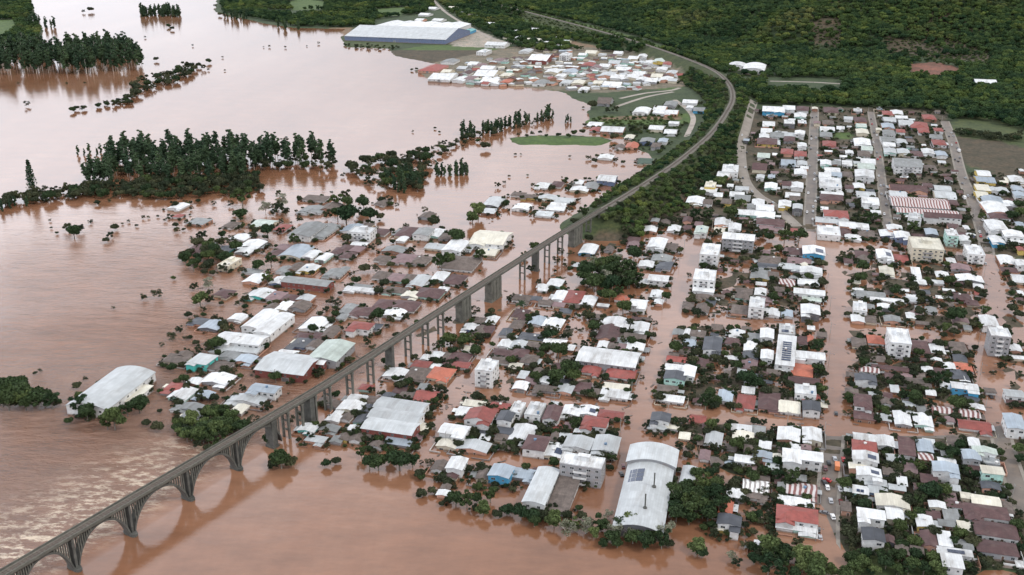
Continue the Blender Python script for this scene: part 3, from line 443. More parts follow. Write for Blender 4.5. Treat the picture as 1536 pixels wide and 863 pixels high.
T(512,719,6,"920 125 110 45 gww1;940 70 80 40 gnw1")
T(256,576,6,"110 85 170 90 gww1;310 95 130 50 gbk1;50 25 150 60 hrw1;190 210 190 55 gyw1;180 290 150 70 gyw1;60 220 90 45 gyw1;850 40 240 60 Gbw2;690 140 300 60 glw1;620 225 110 70 gcw1;1240 395 150 60 gwT1;1310 495 170 50 hlo1;1470 310 120 50 gww1;1430 400 160 50 gyw1;250 350 90 50 gyw1;1500 500 100 50 gyw1;1390 150 110 40 gnw1;1460 180 100 50 gnw1")
T(256,432,6,"490 45 140 50 hmw1;810 50 180 70 gwT1;950 70 130 70 hpw1;1080 90 130 50 hmw1;1210 90 140 45 glw1;910 175 100 50 gnw1;1030 165 130 70 gww1;1160 165 160 60 gnw1;610 265 130 50 gww1;260 300 130 50 hkw1;380 335 170 70 gbk1;640 455 400 80 Gww2;620 525 400 80 Glw1;290 640 170 80 hlT2;440 700 190 70 hnw1;540 610 170 50 gyw1;670 640 170 60 gbw1;1300 325 180 100 gww1;1440 400 120 100 gnw1;1180 490 140 80 hkw1;1190 430 110 45 hmw1;1330 430 100 50 hmw1;1060 580 160 35 Gww1;430 820 230 80 gww1;220 840 120 50 gww1;60 640 190 60 mnw1;1310 660 170 45 Gwr2;120 600 120 40 gnw1;1300 510 120 60 gnw1")
T(256,288,6,"70 130 120 45 gww1;75 215 70 25 hrw1;260 265 150 50 hyw1;550 295 100 45 hnw1;850 280 170 50 Gew1;1010 320 110 50 hrw1;630 410 140 45 gww1;320 460 170 25 Gww1;270 505 160 70 hmw1;470 530 120 70 gkT1;740 470 170 60 gww1;690 520 130 60 gww1;530 630 110 90 fcc2;1230 340 200 110 gyw2;1370 350 180 110 gyw1;960 545 120 50 hmw1;1010 500 110 50 hpw1;1130 540 200 95 abw1;1265 565 110 60 aww1;1380 590 100 60 aww1;1510 530 90 70 hmw1;1240 690 150 60 gww1;1130 680 110 60 gnw1;1030 700 110 50 gyw1;740 715 150 35 Gyw1;770 780 150 70 gww1;990 800 140 60 gww1;1230 805 420 50 Gyr2;1480 730 150 60 gyw1;1310 60 200 35 mnw1;1290 160 200 50 gyw1;1440 140 150 60 gnw1")
T(512,288,6,"110 330 170 60 gbw1;190 345 200 50 fww3;235 300 90 35 hnw1;360 360 120 50 hmw1;40 510 100 80 hmw1;150 510 110 50 hpw1;60 570 120 50 hmw1;170 470 140 35 Gww1;600 360 160 80 hmw1;740 360 140 60 gyw2;850 370 110 70 gww1;940 400 90 50 hnw1;550 425 80 40 gww1;480 520 190 45 gyw1;850 490 160 45 Glw1;1030 485 170 90 gww2;1140 490 110 70 glw1;1350 410 300 105 Gcw2;1290 495 240 25 Gww1;1320 540 170 55 Gcw1;590 600 210 70 hpw1;720 610 150 60 hnw1;1080 640 290 110 hnw1;380 600 130 45 hnw1;370 750 130 60 hnw1;500 770 150 60 hpw1;620 770 110 50 hnw1;700 800 140 100 glw1;890 760 120 70 gww1;1030 790 150 80 hmw1;190 850 180 30 Gyw1;770 215 110 45 gnw1;1370 95 150 75 alk1;1330 175 120 35 mlw1;380 90 100 40 hnw1;20 700 70 50 gyw1")
T(768,288,6,"60 20 120 30 hnw1;160 40 130 30 hnw1;320 50 160 35 glw1;480 75 170 40 Glw1;420 110 140 25 Gww1;400 145 160 40 Gww1;90 140 150 45 aww1;290 200 150 35 mlw1;690 520 140 80 awt1;1245 335 120 45 gww1;1460 330 110 50 gww1;1095 430 110 45 hmw1;1095 470 100 40 gpw1;1310 460 150 80 gww2;1430 500 120 50 mnw1;1350 600 180 55 gyw1;1210 650 130 50 gww1;1375 660 130 70 hkw1;1320 775 180 50 Gww2;1200 810 90 40 gww1;390 820 130 60 gww1;270 850 90 30 gww1;875 515 80 40 gnw1;590 660 70 30 mlw1;1290 255 70 30 gyw1;1380 270 90 35 gnw1")
T(768,144,6,"840 50 120 50 Gnw1;1170 135 140 45 aww1;1335 110 110 45 Gww1;1330 145 110 25 Gww1;1440 145 110 35 Gww1;1430 70 110 45 gyw1;755 250 120 35 Gww1;760 300 100 35 hrw1;910 300 200 45 Gww1;1460 240 90 20 Gww1;1305 285 130 35 Gww1;1430 320 110 35 Gww1;1060 365 80 35 gcw1;1080 450 110 45 gow1;1220 400 120 35 gyw1;1360 400 80 50 gbw1;1300 440 80 35 hnw1;845 550 130 35 gww1;1205 585 130 45 Gzw1;975 460 90 30 gnw1;285 805 110 45 Gww1;410 795 100 50 hmw1;600 780 80 35 gww1;860 740 160 50 Gwb2;720 810 120 60 gyw1;610 840 160 35 gww1")
# the big sheds that need their own proportions
BIG = [ # px py w d code bays
 (390.5, 479, 25, 25, 'aww2', 1), (411, 486, 27, 28, 'aww2', 1), (433, 545, 73, 26, 'Glr2', 1), (497, 526, 44, 26, 'gel2', 1),
 (602, 608, 73, 15, 'Glw2', 1), (594, 623, 75, 15, 'Glw2', 1), (586, 639, 76, 17, 'Glr2', 1),
 (168, 583, 59, 53, 'alw2', 1), (207, 592, 16, 22, 'mcw1', 1), (812, 729, 34, 50, 'alw2', 1), (846, 742, 31, 46, 'mnw1', 1), (1032, 716, 22, 30, 'alw1', 1),
 (613, 50, 148, 13, 'Glb2', 1), (590, 37, 40, 9, 'gww2', 2), (622, 38, 40, 9, 'gww2', 2), (650, 39, 40, 9, 'gww2', 2), (677, 40, 34, 9, 'gww2', 1), (700, 47, 14, 9, 'gtt1', 1), (746, 66, 30, 4, 'Gww1', 1)]
for b_ in BIG: T_.append(b_)
ROOF['S'] = striped('white_striped_roof', (.34,.31,.30), (.72,.72,.71), 2.2, .45)
RN = {'w':'white','l':'pale grey','y':'grey','k':'charcoal','b':'blue-grey','m':'maroon','r':'red','o':'orange','n':'brown weathered','c':'cream','p':'faded mauve','e':'pale green','z':'dark green','t':'teal','s':'maroon-and-white striped','S':'white striped'}
SN = {'g':'gabled','G':'long-ridged','h':'hipped','m':'single-slope','f':'flat-roofed','a':'barrel-roofed'}
WN = {'w':'white','c':'cream','y':'yellow','o':'salmon','l':'grey','k':'dark','b':'blue','t':'bright blue','e':'mint','r':'red','n':'raw brick','m':'maroon','T':'turquoise'}
def window_mesh(w=1.3, h=1.1):
    b = MB(); t = .1
    b.box(-w/2, w/2, -.06, 0, -t/2, 0, 0); b.box(-w/2, w/2, -.06, 0, h, h+t/2, 0)
    b.box(-w/2-t/2, -w/2, -.06, 0, -t/2, h+t/2, 0); b.box(w/2, w/2+t/2, -.06, 0, -t/2, h+t/2, 0)
    b.box(-w/2, w/2, -.03, 0, 0, h, 1); b.box(-.04, .04, -.05, -.03, 0, h, 0)
    return b.me('window', [M['frame'], M['glass']])
WIN0 = window_mesh(); WIN1 = window_mesh(1.8, 1.0); WIN2 = window_mesh(.8, .7); WIN = WIN0
dm = MB(); dm.box(-.5, .5, -.05, 0, 0, 2.1, 0); dm.box(-.6, -.5, -.08, 0, 0, 2.2, 1); dm.box(.5, .6, -.08, 0, 0, 2.2, 1); dm.box(-.5, .5, -.08, 0, 2.1, 2.2, 1)
DOOR = dm.me('door', [M['door'], M['frame']])
dm = MB(); dm.box(-2, 2, -.05, 0, 0, 3.4, 0); dm.box(-2.15, -2, -.08, 0, 0, 3.5, 1); dm.box(2, 2.15, -.08, 0, 0, 3.5, 1); dm.box(-2, 2, -.08, 0, 3.4, 3.5, 1)
GATE = dm.me('gate', [M['steel'], M['frame']])
tb = MB(); tb.cyl(0, 0, 0, 1.2, .62, 10, 0, .75); tb.cyl(0, 0, 1.2, 1.4, .8, 10, 0, .3)
TANK = tb.me('water_tank', [M['tank']])
WTANK = tb.me('water_tank', [WALL['w']])
def build_geo(style, W, D, zb, ze, rc, bays, seed):
    """wall and roof MB in local axes (x along the street row, y away)"""
    rs = random.Random(seed); wl, rf = MB(), MB(); o = .55; th = .16
    ax, A, B = ('y', W, D) if style in 'gfam' else ('x', D, W)      # A across the ridge, B along it
    if style == 'h' and W >= D: ax, A, B = 'x', D, W
    elif style == 'h': ax, A, B = 'y', W, D
    pitch = .32 if rc in 'mron' else .17
    top = ze
    if style in 'gG':
        for k in range(bays):
            a0, a1 = -A/2 + A*k/bays, -A/2 + A*(k+1)/bays; am = (a0+a1)/2; rh = pitch*(a1-a0)/2; top = ze + rh
            wl.prism([(a0, zb), (a1, zb), (a1, ze), (am, ze+rh), (a0, ze)], ax, -B/2, B/2)
            oo = o if bays == 1 else 0.02; d = oo*pitch
            rf.prism([(a0-oo, ze-d+.02), (am, ze+rh+.02), (a1+oo, ze-d+.02), (a1+oo, ze-d+th), (am, ze+rh+th+.02), (a0-oo, ze-d+th)], ax, -B/2-o, B/2+o)
            rf.prism([(am-.3, ze+rh+th-.02), (am+.3, ze+rh+th-.02), (am, ze+rh+th+.1)], ax, -B/2-o, B/2+o)
    elif style == 'a':
        n = 12; rise = A*.11; top = ze + rise
        arc = [(-A/2*math.cos(math.pi*i/n), ze + rise*math.sin(math.pi*i/n)) for i in range(n+1)]
        arc = [(a, ze + rise*(1-(2*abs(a)/A)**2)) for a, z in arc]
        wl.prism([(-A/2, zb)] + [(A/2, zb)] + [(a, z-.02) for a, z in reversed(arc)], ax, -B/2, B/2)
        e = 1 + .8/A
        rf.prism([(a*e, z+.02) for a, z in arc] + [(a*e, z+.2) for a, z in reversed(arc)], ax, -B/2-.4, B/2+.4)
    elif style == 'h':
        rh = pitch*A/2; top = ze + rh; wl.box(-W/2, W/2, -D/2, D/2, zb, ze)
        a, bb = A/2+o, B/2+o; r = max(B/2 - A/2, .3)
        q = (lambda p, c, z: (p, c, z)) if ax == 'y' else (lambda p, c, z: (c, p, z))
        z0 = ze - .05
        v = [q(-a,-bb,z0), q(a,-bb,z0), q(a,bb,z0), q(-a,bb,z0), q(0,-r,ze+rh), q(0,r,ze+rh), q(-a,-bb,z0+th), q(a,-bb,z0+th), q(a,bb,z0+th), q(-a,bb,z0+th)]
        f = [(0,1,2,3), (6,7,4), (7,8,5,4), (8,9,5), (9,6,4,5), (0,1,7,6), (1,2,8,7), (2,3,9,8), (3,0,6,9)]
        rf.add(v, f)
    elif style == 'm':
        rh = .06*D; top = ze + rh
        wl.prism([(-D/2, zb), (D/2, zb), (D/2, ze), (-D/2, ze+rh)], 'x', -W/2, W/2)
        rf.prism([(-D/2-o, ze+rh+.04), (D/2+o, ze+.0), (D/2+o, ze+th), (-D/2-o, ze+rh+.04+th)], 'x', -W/2-o, W/2+o)
    else:
        wl.box(-W/2, W/2, -D/2, D/2, zb, ze); top = ze + .5
        p = .22
        rf.box(-W/2+p, W/2-p, -D/2+p, D/2-p, ze-.2, ze+.04)
        for b in ((-W/2-.06, W/2+.06, -D/2-.06, -D/2+p), (-W/2-.06, W/2+.06, D/2-p, D/2+.06), (-W/2-.06, -W/2+p, -D/2+p, D/2-p), (W/2-p, W/2+.06, -D/2+p, D/2-p)):
            rf.box(*b, ze+.003, ze+.55)
        rf.box(-W*.12, W*.16, D*.02, D*.3, ze+.04, ze+2.2); rf.box(-W*.12-.2, W*.16+.2, D*.02-.2, D*.3+.2, ze+2.2, ze+2.4)
    return wl, rf, top
NB = []
for i, e in enumerate(T_):
    px, py, wpx, dpx, code = e[:5]; bays = e[5] if len(e) > 5 else 1
    st = int(code[3]); style, rcol, wcol = code[0], code[1], code[2]
    flooded_h = 2.7 * st + .5
    # roof height above ground; flooded ground lies below the water
    X, Y, g = PG(px, py, flooded_h)
    gt = float(Gs(X, Y)); flood = gt < .5
    hh = 2.85 * st + .5 - (1.35 if flood else 0)
    if len(e) > 5: hh += (2.2 if py < 100 else .5)
    X, Y, g = PG(px, py, hh)
    x1, y1, d1 = proj(X, Y, g+hh)
    ju = proj(X + Uv[0], Y + Uv[1], g+hh)[0] - x1; jv = abs(proj(X + Vv[0], Y + Vv[1], g+hh)[1] - y1)
    W = wpx/ju - .6; D = dpx/jv*1.06 - .7
    # keep plan shapes plausible, the far rows are seen almost edge on
    D = min(D, 3.2*W + 8) if len(e) > 5 or code[0] == 'm' else min(D, max(1.9*W, 9), 34 if W < 30 else 60)
    NB.append(dict(px=px, py=py, W=max(W, 3), D=max(D, 3.5), X=X, Y=Y, g=g if not flood else 0, flood=flood, h=hh, st=st, style=style, rc=rcol, wc=wcol, bays=bays, big=len(e) > 5, area=wpx*dpx+wpx*st*6, i=i))
# small out-buildings wedged between the homes
_rs = random.Random(21); _bp = [(b['X'], b['Y'], .5*max(b['W'], b['D'])*.9, .5*min(b['W'], b['D'])) for b in NB]; _n = 0
_sw = [(wp(p), w_) for p, w_ in STREETS.values()]
for poly, cnt in (([(1060,375),(1240,378),(1480,390),(1500,640),(1262,640),(1245,770),(1090,700),(1000,640),(960,720),(920,560),(1020,400)], 700), ([(960,340),(1050,300),(1110,250),(1130,165),(1225,160),(1420,165),(1440,260),(1536,262),(1536,390),(1130,350)], 560), ([(1264,655),(1500,660),(1536,840),(1270,820)], 160), ([(640,700),(560,600),(760,460),(900,440),(1010,480),(900,740)], 560), ([(290,400),(520,310),(700,330),(560,520),(260,630)], 420)):
    pw = np.array(poly, float); x0, y0 = pw.min(0); x1, y1 = pw.max(0)
    for _ in range(cnt):
        if _n >= 285: break
        x, y = _rs.uniform(x0, x1), _rs.uniform(y0, y1)
        if not inside(np.array([x]), np.array([y]), pw)[0]: continue
        X, Y, g = PG(x, y, 2.2); W, D = _rs.uniform(3.5, 7.5), _rs.uniform(3.5, 8.5)
        A = np.array(_bp); dd = np.hypot(A[:,0]-X, A[:,1]-Y) - A[:,2]*.55 - A[:,3]*.45
        if dd.min() < .55*max(W, D): continue
        if street_d(X, Y) < 3 or rail_d(X, Y) < 9: continue
        fl_ = float(Gs(X, Y)) < .5
        NB.append(dict(px=x, py=y, W=W, D=D, X=X, Y=Y, g=0 if fl_ else g, flood=fl_, h=1.5 if fl_ else 2.6, st=1, style=_rs.choice('mmG'), rc=_rs.choices('nylwmpkrc', (30,14,12,12,14,6,5,3,4))[0], wc=_rs.choice('wcnlo'), bays=1, big=False, area=30, i=5000+_n, shed=True)); _bp.append((X, Y, max(W,D)*.5, min(W,D)*.5)); _n += 1
print('sheds', _n)
def jitter_col(b):
    if b['wc'] == 'w' and b['st'] == 1 and not b['big']:
        return random.choices('wcloenby', (40, 14, 9, 10, 5, 6, 1, 2))[0]
    return b['wc']
for b in NB: b['wcol'] = jitter_col(b)
def is_house(b): return not b.get('shed') and not b['big'] and b['st'] <= 2 and b['style'] in 'ghG'
houses = sorted([b for b in NB if is_house(b)], key=lambda b: -b['area'])
keep = set(id(b) for b in houses[:300]); far_w = {}; far_r = {}
SOLAR = [(1179,528),(1181,494),(1221,376),(1325,383),(1295,740),(1430,830),(1300,802),(1340,805),(965,675),(880,616),(835,672),(1305,684),(900,632),(1358,262),(1258,275),(1427,826),(1297,708),(1225,612),(595,632),(1383,470)]
for b in NB:
    rz = -GA + random.uniform(-.035, .035); zb = -2.5 if b['flood'] else -1.0
    wl, rf, top = build_geo(b['style'], b['W'], b['D'], zb, b['h'], b['rc'], b['bays'], b['i'])
    M4 = Matrix.Translation((b['X'], b['Y'], b['g'])) @ Matrix.Rotation(rz, 4, 'Z'); b['M4'] = M4
    rw = random.Random(900 + b['i'])
    if is_house(b) and b['W'] > 8 and rw.random() < .55:        # a wing or porch under its own lower roof
        w2 = b['W']*rw.uniform(.32, .5); d2 = rw.uniform(3, 5.5); sx_ = rw.choice((-1, 1)); sty = rw.choice('ggm')
        wl2, rf2, _t = build_geo(sty, w2, d2, zb, b['h'] - rw.uniform(.25, .6), b['rc'], 1, 0)
        Mw = Matrix.Translation((sx_*(b['W']/2 - w2/2 - .08), -b['D']/2 - d2/2 + rw.uniform(.9, 1.6), 0)); wl.xf(Mw, wl2); rf.xf(Mw, rf2)
    if is_house(b) and id(b) not in keep:
        far_w.setdefault(b['wcol'], []).append((M4, wl)); far_r.setdefault(b['rc'], []).append((M4, rf)); continue
    kind = 'house'
    if b['big'] or b['style'] == 'a': kind = 'warehouse'
    elif b['st'] >= 3 or b['style'] == 'f' and b['st'] == 2 and b['W'] > 15: kind = 'apartment_block'
    elif b['style'] == 'm' or b.get('shed'): kind = 'shed'
    elif b['style'] == 'f': kind = 'flat_roofed_house'
    elif b['W'] * b['D'] > 700: kind = 'warehouse'
    root = obj(kind, None, loc=(b['X'], b['Y'], b['g']), rz=rz); root.empty_display_size = 1
    root['category'] = kind.replace('_', ' ').replace('flat roofed house', 'house')
    size = 'small ' if b['W']*b['D'] < 90 else ('large ' if b['W']*b['D'] > 420 else '')
    look = f"{size}{RN[b['rc']]} {SN[b['style']]} {root['category'] if kind != 'flat_roofed_house' else 'house'}"
    if b['style'] == 'f': look = f"{size}{RN[b['rc']]} flat-roofed {'house' if 'house' in kind and kind != 'warehouse' else root['category']}"
    DEFER.append((root, look, b['px'], b['py'], 'building')); b['root'] = root
    obj('wall', wl.me('wall', WALL[b['wcol']]), root)
    ro = obj('roof', rf.me('roof', ROOF[b['rc']]), root)
    W, D, h = b['W'], b['D'], b['h']
    fl = .15 if b['flood'] else .9
    # windows, floor by floor, on the faces that can be seen
    if kind == 'warehouse':
        nwx = 0
        for k in range(max(2, int(W/6))):
            obj('window', WIN, root, (-W/2 + W*(k+.5)/max(2, int(W/6)), -D/2, h-2.0))
        for k in range(max(2, int(D/7))):
            for s in (-1, 1): obj('window', WIN, root, (s*W/2, -D/2 + D*(k+.5)/max(2, int(D/7)), h-2.0), s*math.pi/2)
        if not b['flood']: obj('gate', GATE, root, (0, -D/2-.01, 0))
        else: obj('gate', GATE, root, (W*.12, -D/2-.01, h-5.6 if h > 5.8 else -1))
    else:
        for fl_i in range(b['st']):
            z = h - 2.05 - 2.95*fl_i
            if z < fl - .4: continue
            nx = max(2, int(W/3.6)); ny = max(2, int(D/4.6))
            for k in range(nx):
                if fl_i == b['st']-1 and k == nx//2 and b['st'] < 3: continue
                if b['st'] < 3 and random.random() < .2: continue
                obj('window', random.choice((WIN0, WIN1, WIN2)) if b['st'] < 3 else (WIN1 if k % 2 else WIN0), root, (-W/2 + W*(k+.5)/nx, -D/2, z))
            for k in range(ny):
                s = 1 if b['X'] < 0 else -1
                obj('window', WIN, root, (s*W/2, -D/2 + D*(k+.5)/ny, z), s*math.pi/2)
                if b['st'] >= 3: obj('window', WIN, root, (-s*W/2, -D/2 + D*(k+.5)/ny, z), -s*math.pi/2)
        obj('door', DOOR, root, (-W/2 + W*(int(max(2, int(W/3.6))/2)+.5)/max(2, int(W/3.6)), -D/2-.01, h-3.1 if b['st'] == 1 else (.05 if not b['flood'] else -1.0)))
        if b['st'] >= 3:                                      # balconies in the middle of each front
            for fl_i in range(b['st']-1):
                z = h - 3.1 - 2.95*fl_i
                if z < .4: continue
                bb = MB(); bw = W*.16; bb.box(-bw, bw, -D/2-1.3, -D/2-.002, z-.15, z); bb.box(-bw, bw, -D/2-1.3, -D/2-1.2, z, z+.95); bb.box(-bw, -bw+.1, -D/2-1.2, -D/2-.002, z, z+.95); bb.box(bw-.1, bw, -D/2-1.2, -D/2-.002, z, z+.95)
                obj('balcony', bb.me('balcony', WALL['l' if b['wcol'] != 'l' else 'w']), root)
        rs = random.Random(b['i'])
        if b['st'] == 1 and not b.get('shed') and rs.random() < .6 and b['style'] != 'f':     # a lean-to of another sheet
            sgn = rs.choice((-1, 1)); aw = rs.uniform(2.2, 4.2); ad = rs.uniform(.35, .8)*D; y0 = rs.uniform(-D/2, D/2-ad); c = rs.choice('wlynnclwy')
            a = MB(); x0, x1 = (W/2+.02, W/2+aw) if sgn > 0 else (-W/2-aw, -W/2-.02); zt = h - .75
            a.box(x0, x1, y0, y0+ad, zt-.1, zt); 
            for cx in (x0+.15, x1-.15):
                for cy in (y0+.15, y0+ad-.15): a.box(cx-.08, cx+.08, cy-.08, cy+.08, zb, zt-.1)
            obj('lean_to', a.me('lean_to', ROOF[c]), root)
        if b['st'] == 1 and not b.get('shed') and rs.random() < .75:                 # yard wall
            a = MB(); m_ = rs.uniform(1.6, 3.2); t = .16; hh2 = 1.0 if b['flood'] else 1.9
            X0, X1, Y0, Y1 = -W/2-m_, W/2+m_, -D/2-m_-1.0, D/2+m_*.5
            a.box(X0, X0+t, Y0, Y1, zb, hh2); a.box(X1-t, X1, Y0, Y1, zb, hh2); a.box(X0+t, X1-t, Y1-t, Y1, zb, hh2); a.box(X0+t, -1.6, Y0, Y0+t, zb, hh2*.8); a.box(1.6, X1-t, Y0, Y0+t, zb, hh2*.8)
            obj('yard_wall', a.me('yard_wall', WALL[rs.choice('wclnnlo')]), root)
        if rs.random() < (.14 if not b.get('shed') else 0) or b['style'] == 'f' and b['st'] < 4:
            zt = top - .25 if b['style'] in 'gG' else (h + .04 if b['style'] == 'f' else top - .7)
            xx, yy = (W*.3, -D*.3) if b['style'] == 'f' else (0, rs.uniform(-.2, .2)*D) if b['style'] == 'g' else (rs.uniform(-.2, .2)*W, 0)
            obj('water_tank', rs.choice((TANK, WTANK, WTANK)), ro, (xx, yy, zt))
    if b['style'] in 'gmGa' or b['style'] == 'f':
        near = min(math.hypot(b['px']-sx_, b['py']-sy_) for sx_, sy_ in SOLAR)
        if near < 7:
            a = MB(); pitch = .32 if b['rc'] in 'mron' else .17
            if b['style'] == 'g':
                w2 = W*.36; y0 = -D*.3; y1 = D*.15
                a.add([(W*.08, y0, h+pitch*(W/2-W*.08)+.3), (W*.08+w2, y0, h+pitch*(W/2-W*.08-w2)+.3), (W*.08+w2, y1, h+pitch*(W/2-W*.08-w2)+.3), (W*.08, y1, h+pitch*(W/2-W*.08)+.3)], [(0,1,2,3)])
            elif b['style'] == 'm':
                for k in range(9 if D > 20 else 3):
                    nr = 9 if D > 20 else 3
                    y0 = -D*.36 + k*D*.66/nr; y1 = y0 + D*.66/nr*.62; zz = lambda y: h + .06*(y + D/2) + .42
                    a.add([(-W*.22, y0, zz(y0)), (W*.3, y0, zz(y0)), (W*.3, y1, zz(y1)), (-W*.22, y1, zz(y1))], [(0,1,2,3)])
            elif b['style'] == 'G':
                for x0 in (-.3, -.02): 
                    y0, y1 = -D*.42, -D*.12; zz = lambda y: h + pitch*(D/2 + y) + .3
                    a.add([(W*x0, y0, zz(y0)), (W*(x0+.24), y0, zz(y0)), (W*(x0+.24), y1, zz(y1)), (W*x0, y1, zz(y1))], [(0,1,2,3)])
            elif b['style'] == 'f':
                a.box(-W*.35, W*.1, -D*.35, -D*.08, h+.3, h+.4)
            if a.v: obj('solar_panels', a.me('solar_panels', M['solar']), ro)
def merged(name, groups, label, cat):
    b = MB(); mats = []
    for k, (mat, lst) in enumerate(groups):
        mats.append(mat)
        for M4, g in lst:
            o = len(b.v); b.v += [tuple(M4 @ Vector(p)) for p in g.v]; b.f += [tuple(i+o for i in q) for q in g.f]; b.m += [k]*len(g.f)
    ob = obj(name, b.me(name, mats)); tag(ob, label, cat, kind='stuff'); return ob
# more of the same small homes packed in the far settlement
fill = []
POLYF = [(668,112),(700,92),(770,82),(800,88),(830,60),(790,40),(760,48),(745,60),(765,66),(775,42),(850,66),(880,78),(900,78),(950,84),(1005,92),(1030,112),(1018,120),(975,122),(960,132),(900,136),(770,126),(700,126)]
pf = np.array(POLYF)
for yy in np.arange(44, 136, 6.2):
    for xx in np.arange(668, 1030, 10.5 + (yy-60)*.03):
        x, y = xx + random.uniform(-3, 3), yy + random.uniform(-1.6, 1.6)
        if not inside(np.array([x]), np.array([y]), pf)[0] or random.random() < .12: continue
        if min(math.hypot((x-q['px']), (y-q['py'])*1.8) for q in NB) < 8: continue
        if min(abs(y-(112+(x-1000)*.1)), 99) < 0: continue
        st = random.choice('gGh'); rc = random.choices('wlybmrnce', (38,18,12,5,8,6,8,5,3))[0]
        X, Y, g = PG(x, y, 3); W, D = random.uniform(8, 13), random.uniform(9, 15)
        wl, rf, top = build_geo(st, W, D, -1, 3.0, rc, 1, 0)
        M4 = Matrix.Translation((X, Y, g)) @ Matrix.Rotation(-GA+random.choice((0, .5, -.3))+random.uniform(-.1,.1), 4, 'Z')
        far_w.setdefault(random.choice('wwcolne'), []).append((M4, wl)); far_r.setdefault(rc, []).append((M4, rf)); fill.append((x, y))
merged('distant_houses', [(WALL[k], v) for k, v in far_w.items()] + [(ROOF[k], v) for k, v in far_r.items()], 'far-off mass of small homes under pale, maroon and red roofs', 'houses')
# two flue pipes on the long arched hall: it is built here with its raised front bay
def long_hall():
    (xa, ya), (xb, yb) = Pz(981, 672, 8), Pz(957, 785, 8)
    c = np.array([(xa+xb)/2, (ya+yb)/2]); v = np.array([xa-xb, ya-yb]); D = np.hypot(*v); rz = math.atan2(v[1], v[0]) - math.pi/2
    W = 20.5; root = obj('arched_hall', None, loc=(c[0], c[1], 0), rz=rz)
    tag(root, 'very long pale arched hall with two rooftop flue pipes', 'hall'); root['px'] = 968; 
    def arch(y0, y1, W, ze, rise):
        wl, rf = MB(), MB(); n = 16
        arc = [(-W/2*math.cos(math.pi*i/n), ze + rise*(1-(math.cos(math.pi*i/n))**2)) for i in range(n+1)]
        wl.prism([(-W/2, -2.5), (W/2, -2.5)] + [(a, z-.02) for a, z in reversed(arc)], 'y', y0, y1)
        e = 1 + 1.0/W; rf.prism([(a*e, z+.02) for a, z in arc] + [(a*e, z+.25) for a, z in reversed(arc)], 'y', y0-.6, y1+.6); return wl, rf
    wl, rf = arch(-D/2, D/2-12.7, W, 4.4, 2.9); obj('wall', wl.me('wall', WALL['k']), root); ro = obj('roof', rf.me('roof', ROOF['l']), root)
    wl, rf = arch(D/2-12, D/2+3, W+2, 6.0, 2.9); obj('wall', wl.me('wall', WALL['l']), root); obj('roof', rf.me('roof', ROOF['l']), root)
    b = MB()
    for k in range(2):
        for j in range(3):
            x0 = -W*.42 + k*3.4; y0 = D/2 - 22 - j*3.6; zz = lambda x: 4.4 + 2.9*(1-(2*x/W)**2) + .45
            b.add([(x0, y0, zz(x0)), (x0+3.1, y0, zz(x0+3.1)), (x0+3.1, y0+3.3, zz(x0+3.1)), (x0, y0+3.3, zz(x0))], [(0,1,2,3)])
    obj('solar_panels', b.me('solar_panels', M['solar']), ro)
    for y in (-D*.02, -D*.30):
        b = MB(); b.cyl(3.5 if y > -5 else 1.5, y, 6.5, 14.5, .32, 8); b.cyl(3.5 if y > -5 else 1.5, y, 6.9, 7.9, .9, 8); obj('flue_pipe', b.me('flue_pipe', M['dark_concrete']), ro)
    for k in range(9):
        for s in (-1, 1): obj('window', WIN, root, (s*W/2, -D/2 + (k+.5)*(D-14)/9, 3.2), s*math.pi/2)
    return root, c, W, D
HALL = long_hall()
# ---------------------------------------------------------------- streets
def strip(name, pts, width, zoff, mat, kind='structure', side=0, thick=0, smooth=4):
    w_ = cr_spline([Pz(x, y, max(0, 1)) if False else PG(x, y)[:2] for x, y in pts], smooth); n = len(w_); b = MB(); V = []
    for i in range(n):
        t = w_[min(i+1, n-1)] - w_[max(i-1, 0)]; t = t/np.hypot(*t); nn = np.array([-t[1], t[0]])
        for k in range(5):
            o = (-.5 + k/4)*width + side; p = w_[i] + nn*o; V.append((p[0], p[1], None))
    # follow the ground, a few millimetres to centimetres proud of it
    zz = np.maximum(Gs(np.array([v[0] for v in V]), np.array([v[1] for v in V])), -2.6) + zoff
    V = [(v[0], v[1], z) for v, z in zip(V, zz)]
    F = [(i*5+k, i*5+k+1, (i+1)*5+k+1, (i+1)*5+k) for i in range(n-1) for k in range(4)]
    if thick:
        m = len(V); V += [(x, y, z-thick) for x, y, z in V]
        F += [(i*5, (i+1)*5, (i+1)*5+m, i*5+m) for i in range(n-1)] + [(i*5+4, i*5+4+m, (i+1)*5+4+m, (i+1)*5+4) for i in range(n-1)]
    o = obj(name, mesh(name, V, F, mat)); tag(o, kind=kind); return o, w_
SW = {}
for k, (pts, wd) in STREETS.items():
    o, wl_ = strip('street', pts, wd, .05, M['asphalt'] if k in ('S1','S3','S4','C3b') else surf('dirt_road_'+k, (.30,.265,.23), .9, .25, .1, stain=(.2,.15,.11)), smooth=5); SW[k] = (wl_, wd)
for k in ('S1', 'S3', 'S4', 'S2'):
    for s in (-1, 1):
        strip('kerb', STREETS[k][0], .45, .17, M['kerb'], side=s*(STREETS[k][1]/2+.22), thick=.2, smooth=5)
        strip('pavement', STREETS[k][0], 1.2, .16, M['kerb'], side=s*(STREETS[k][1]/2+1.05), thick=.2, smooth=5)
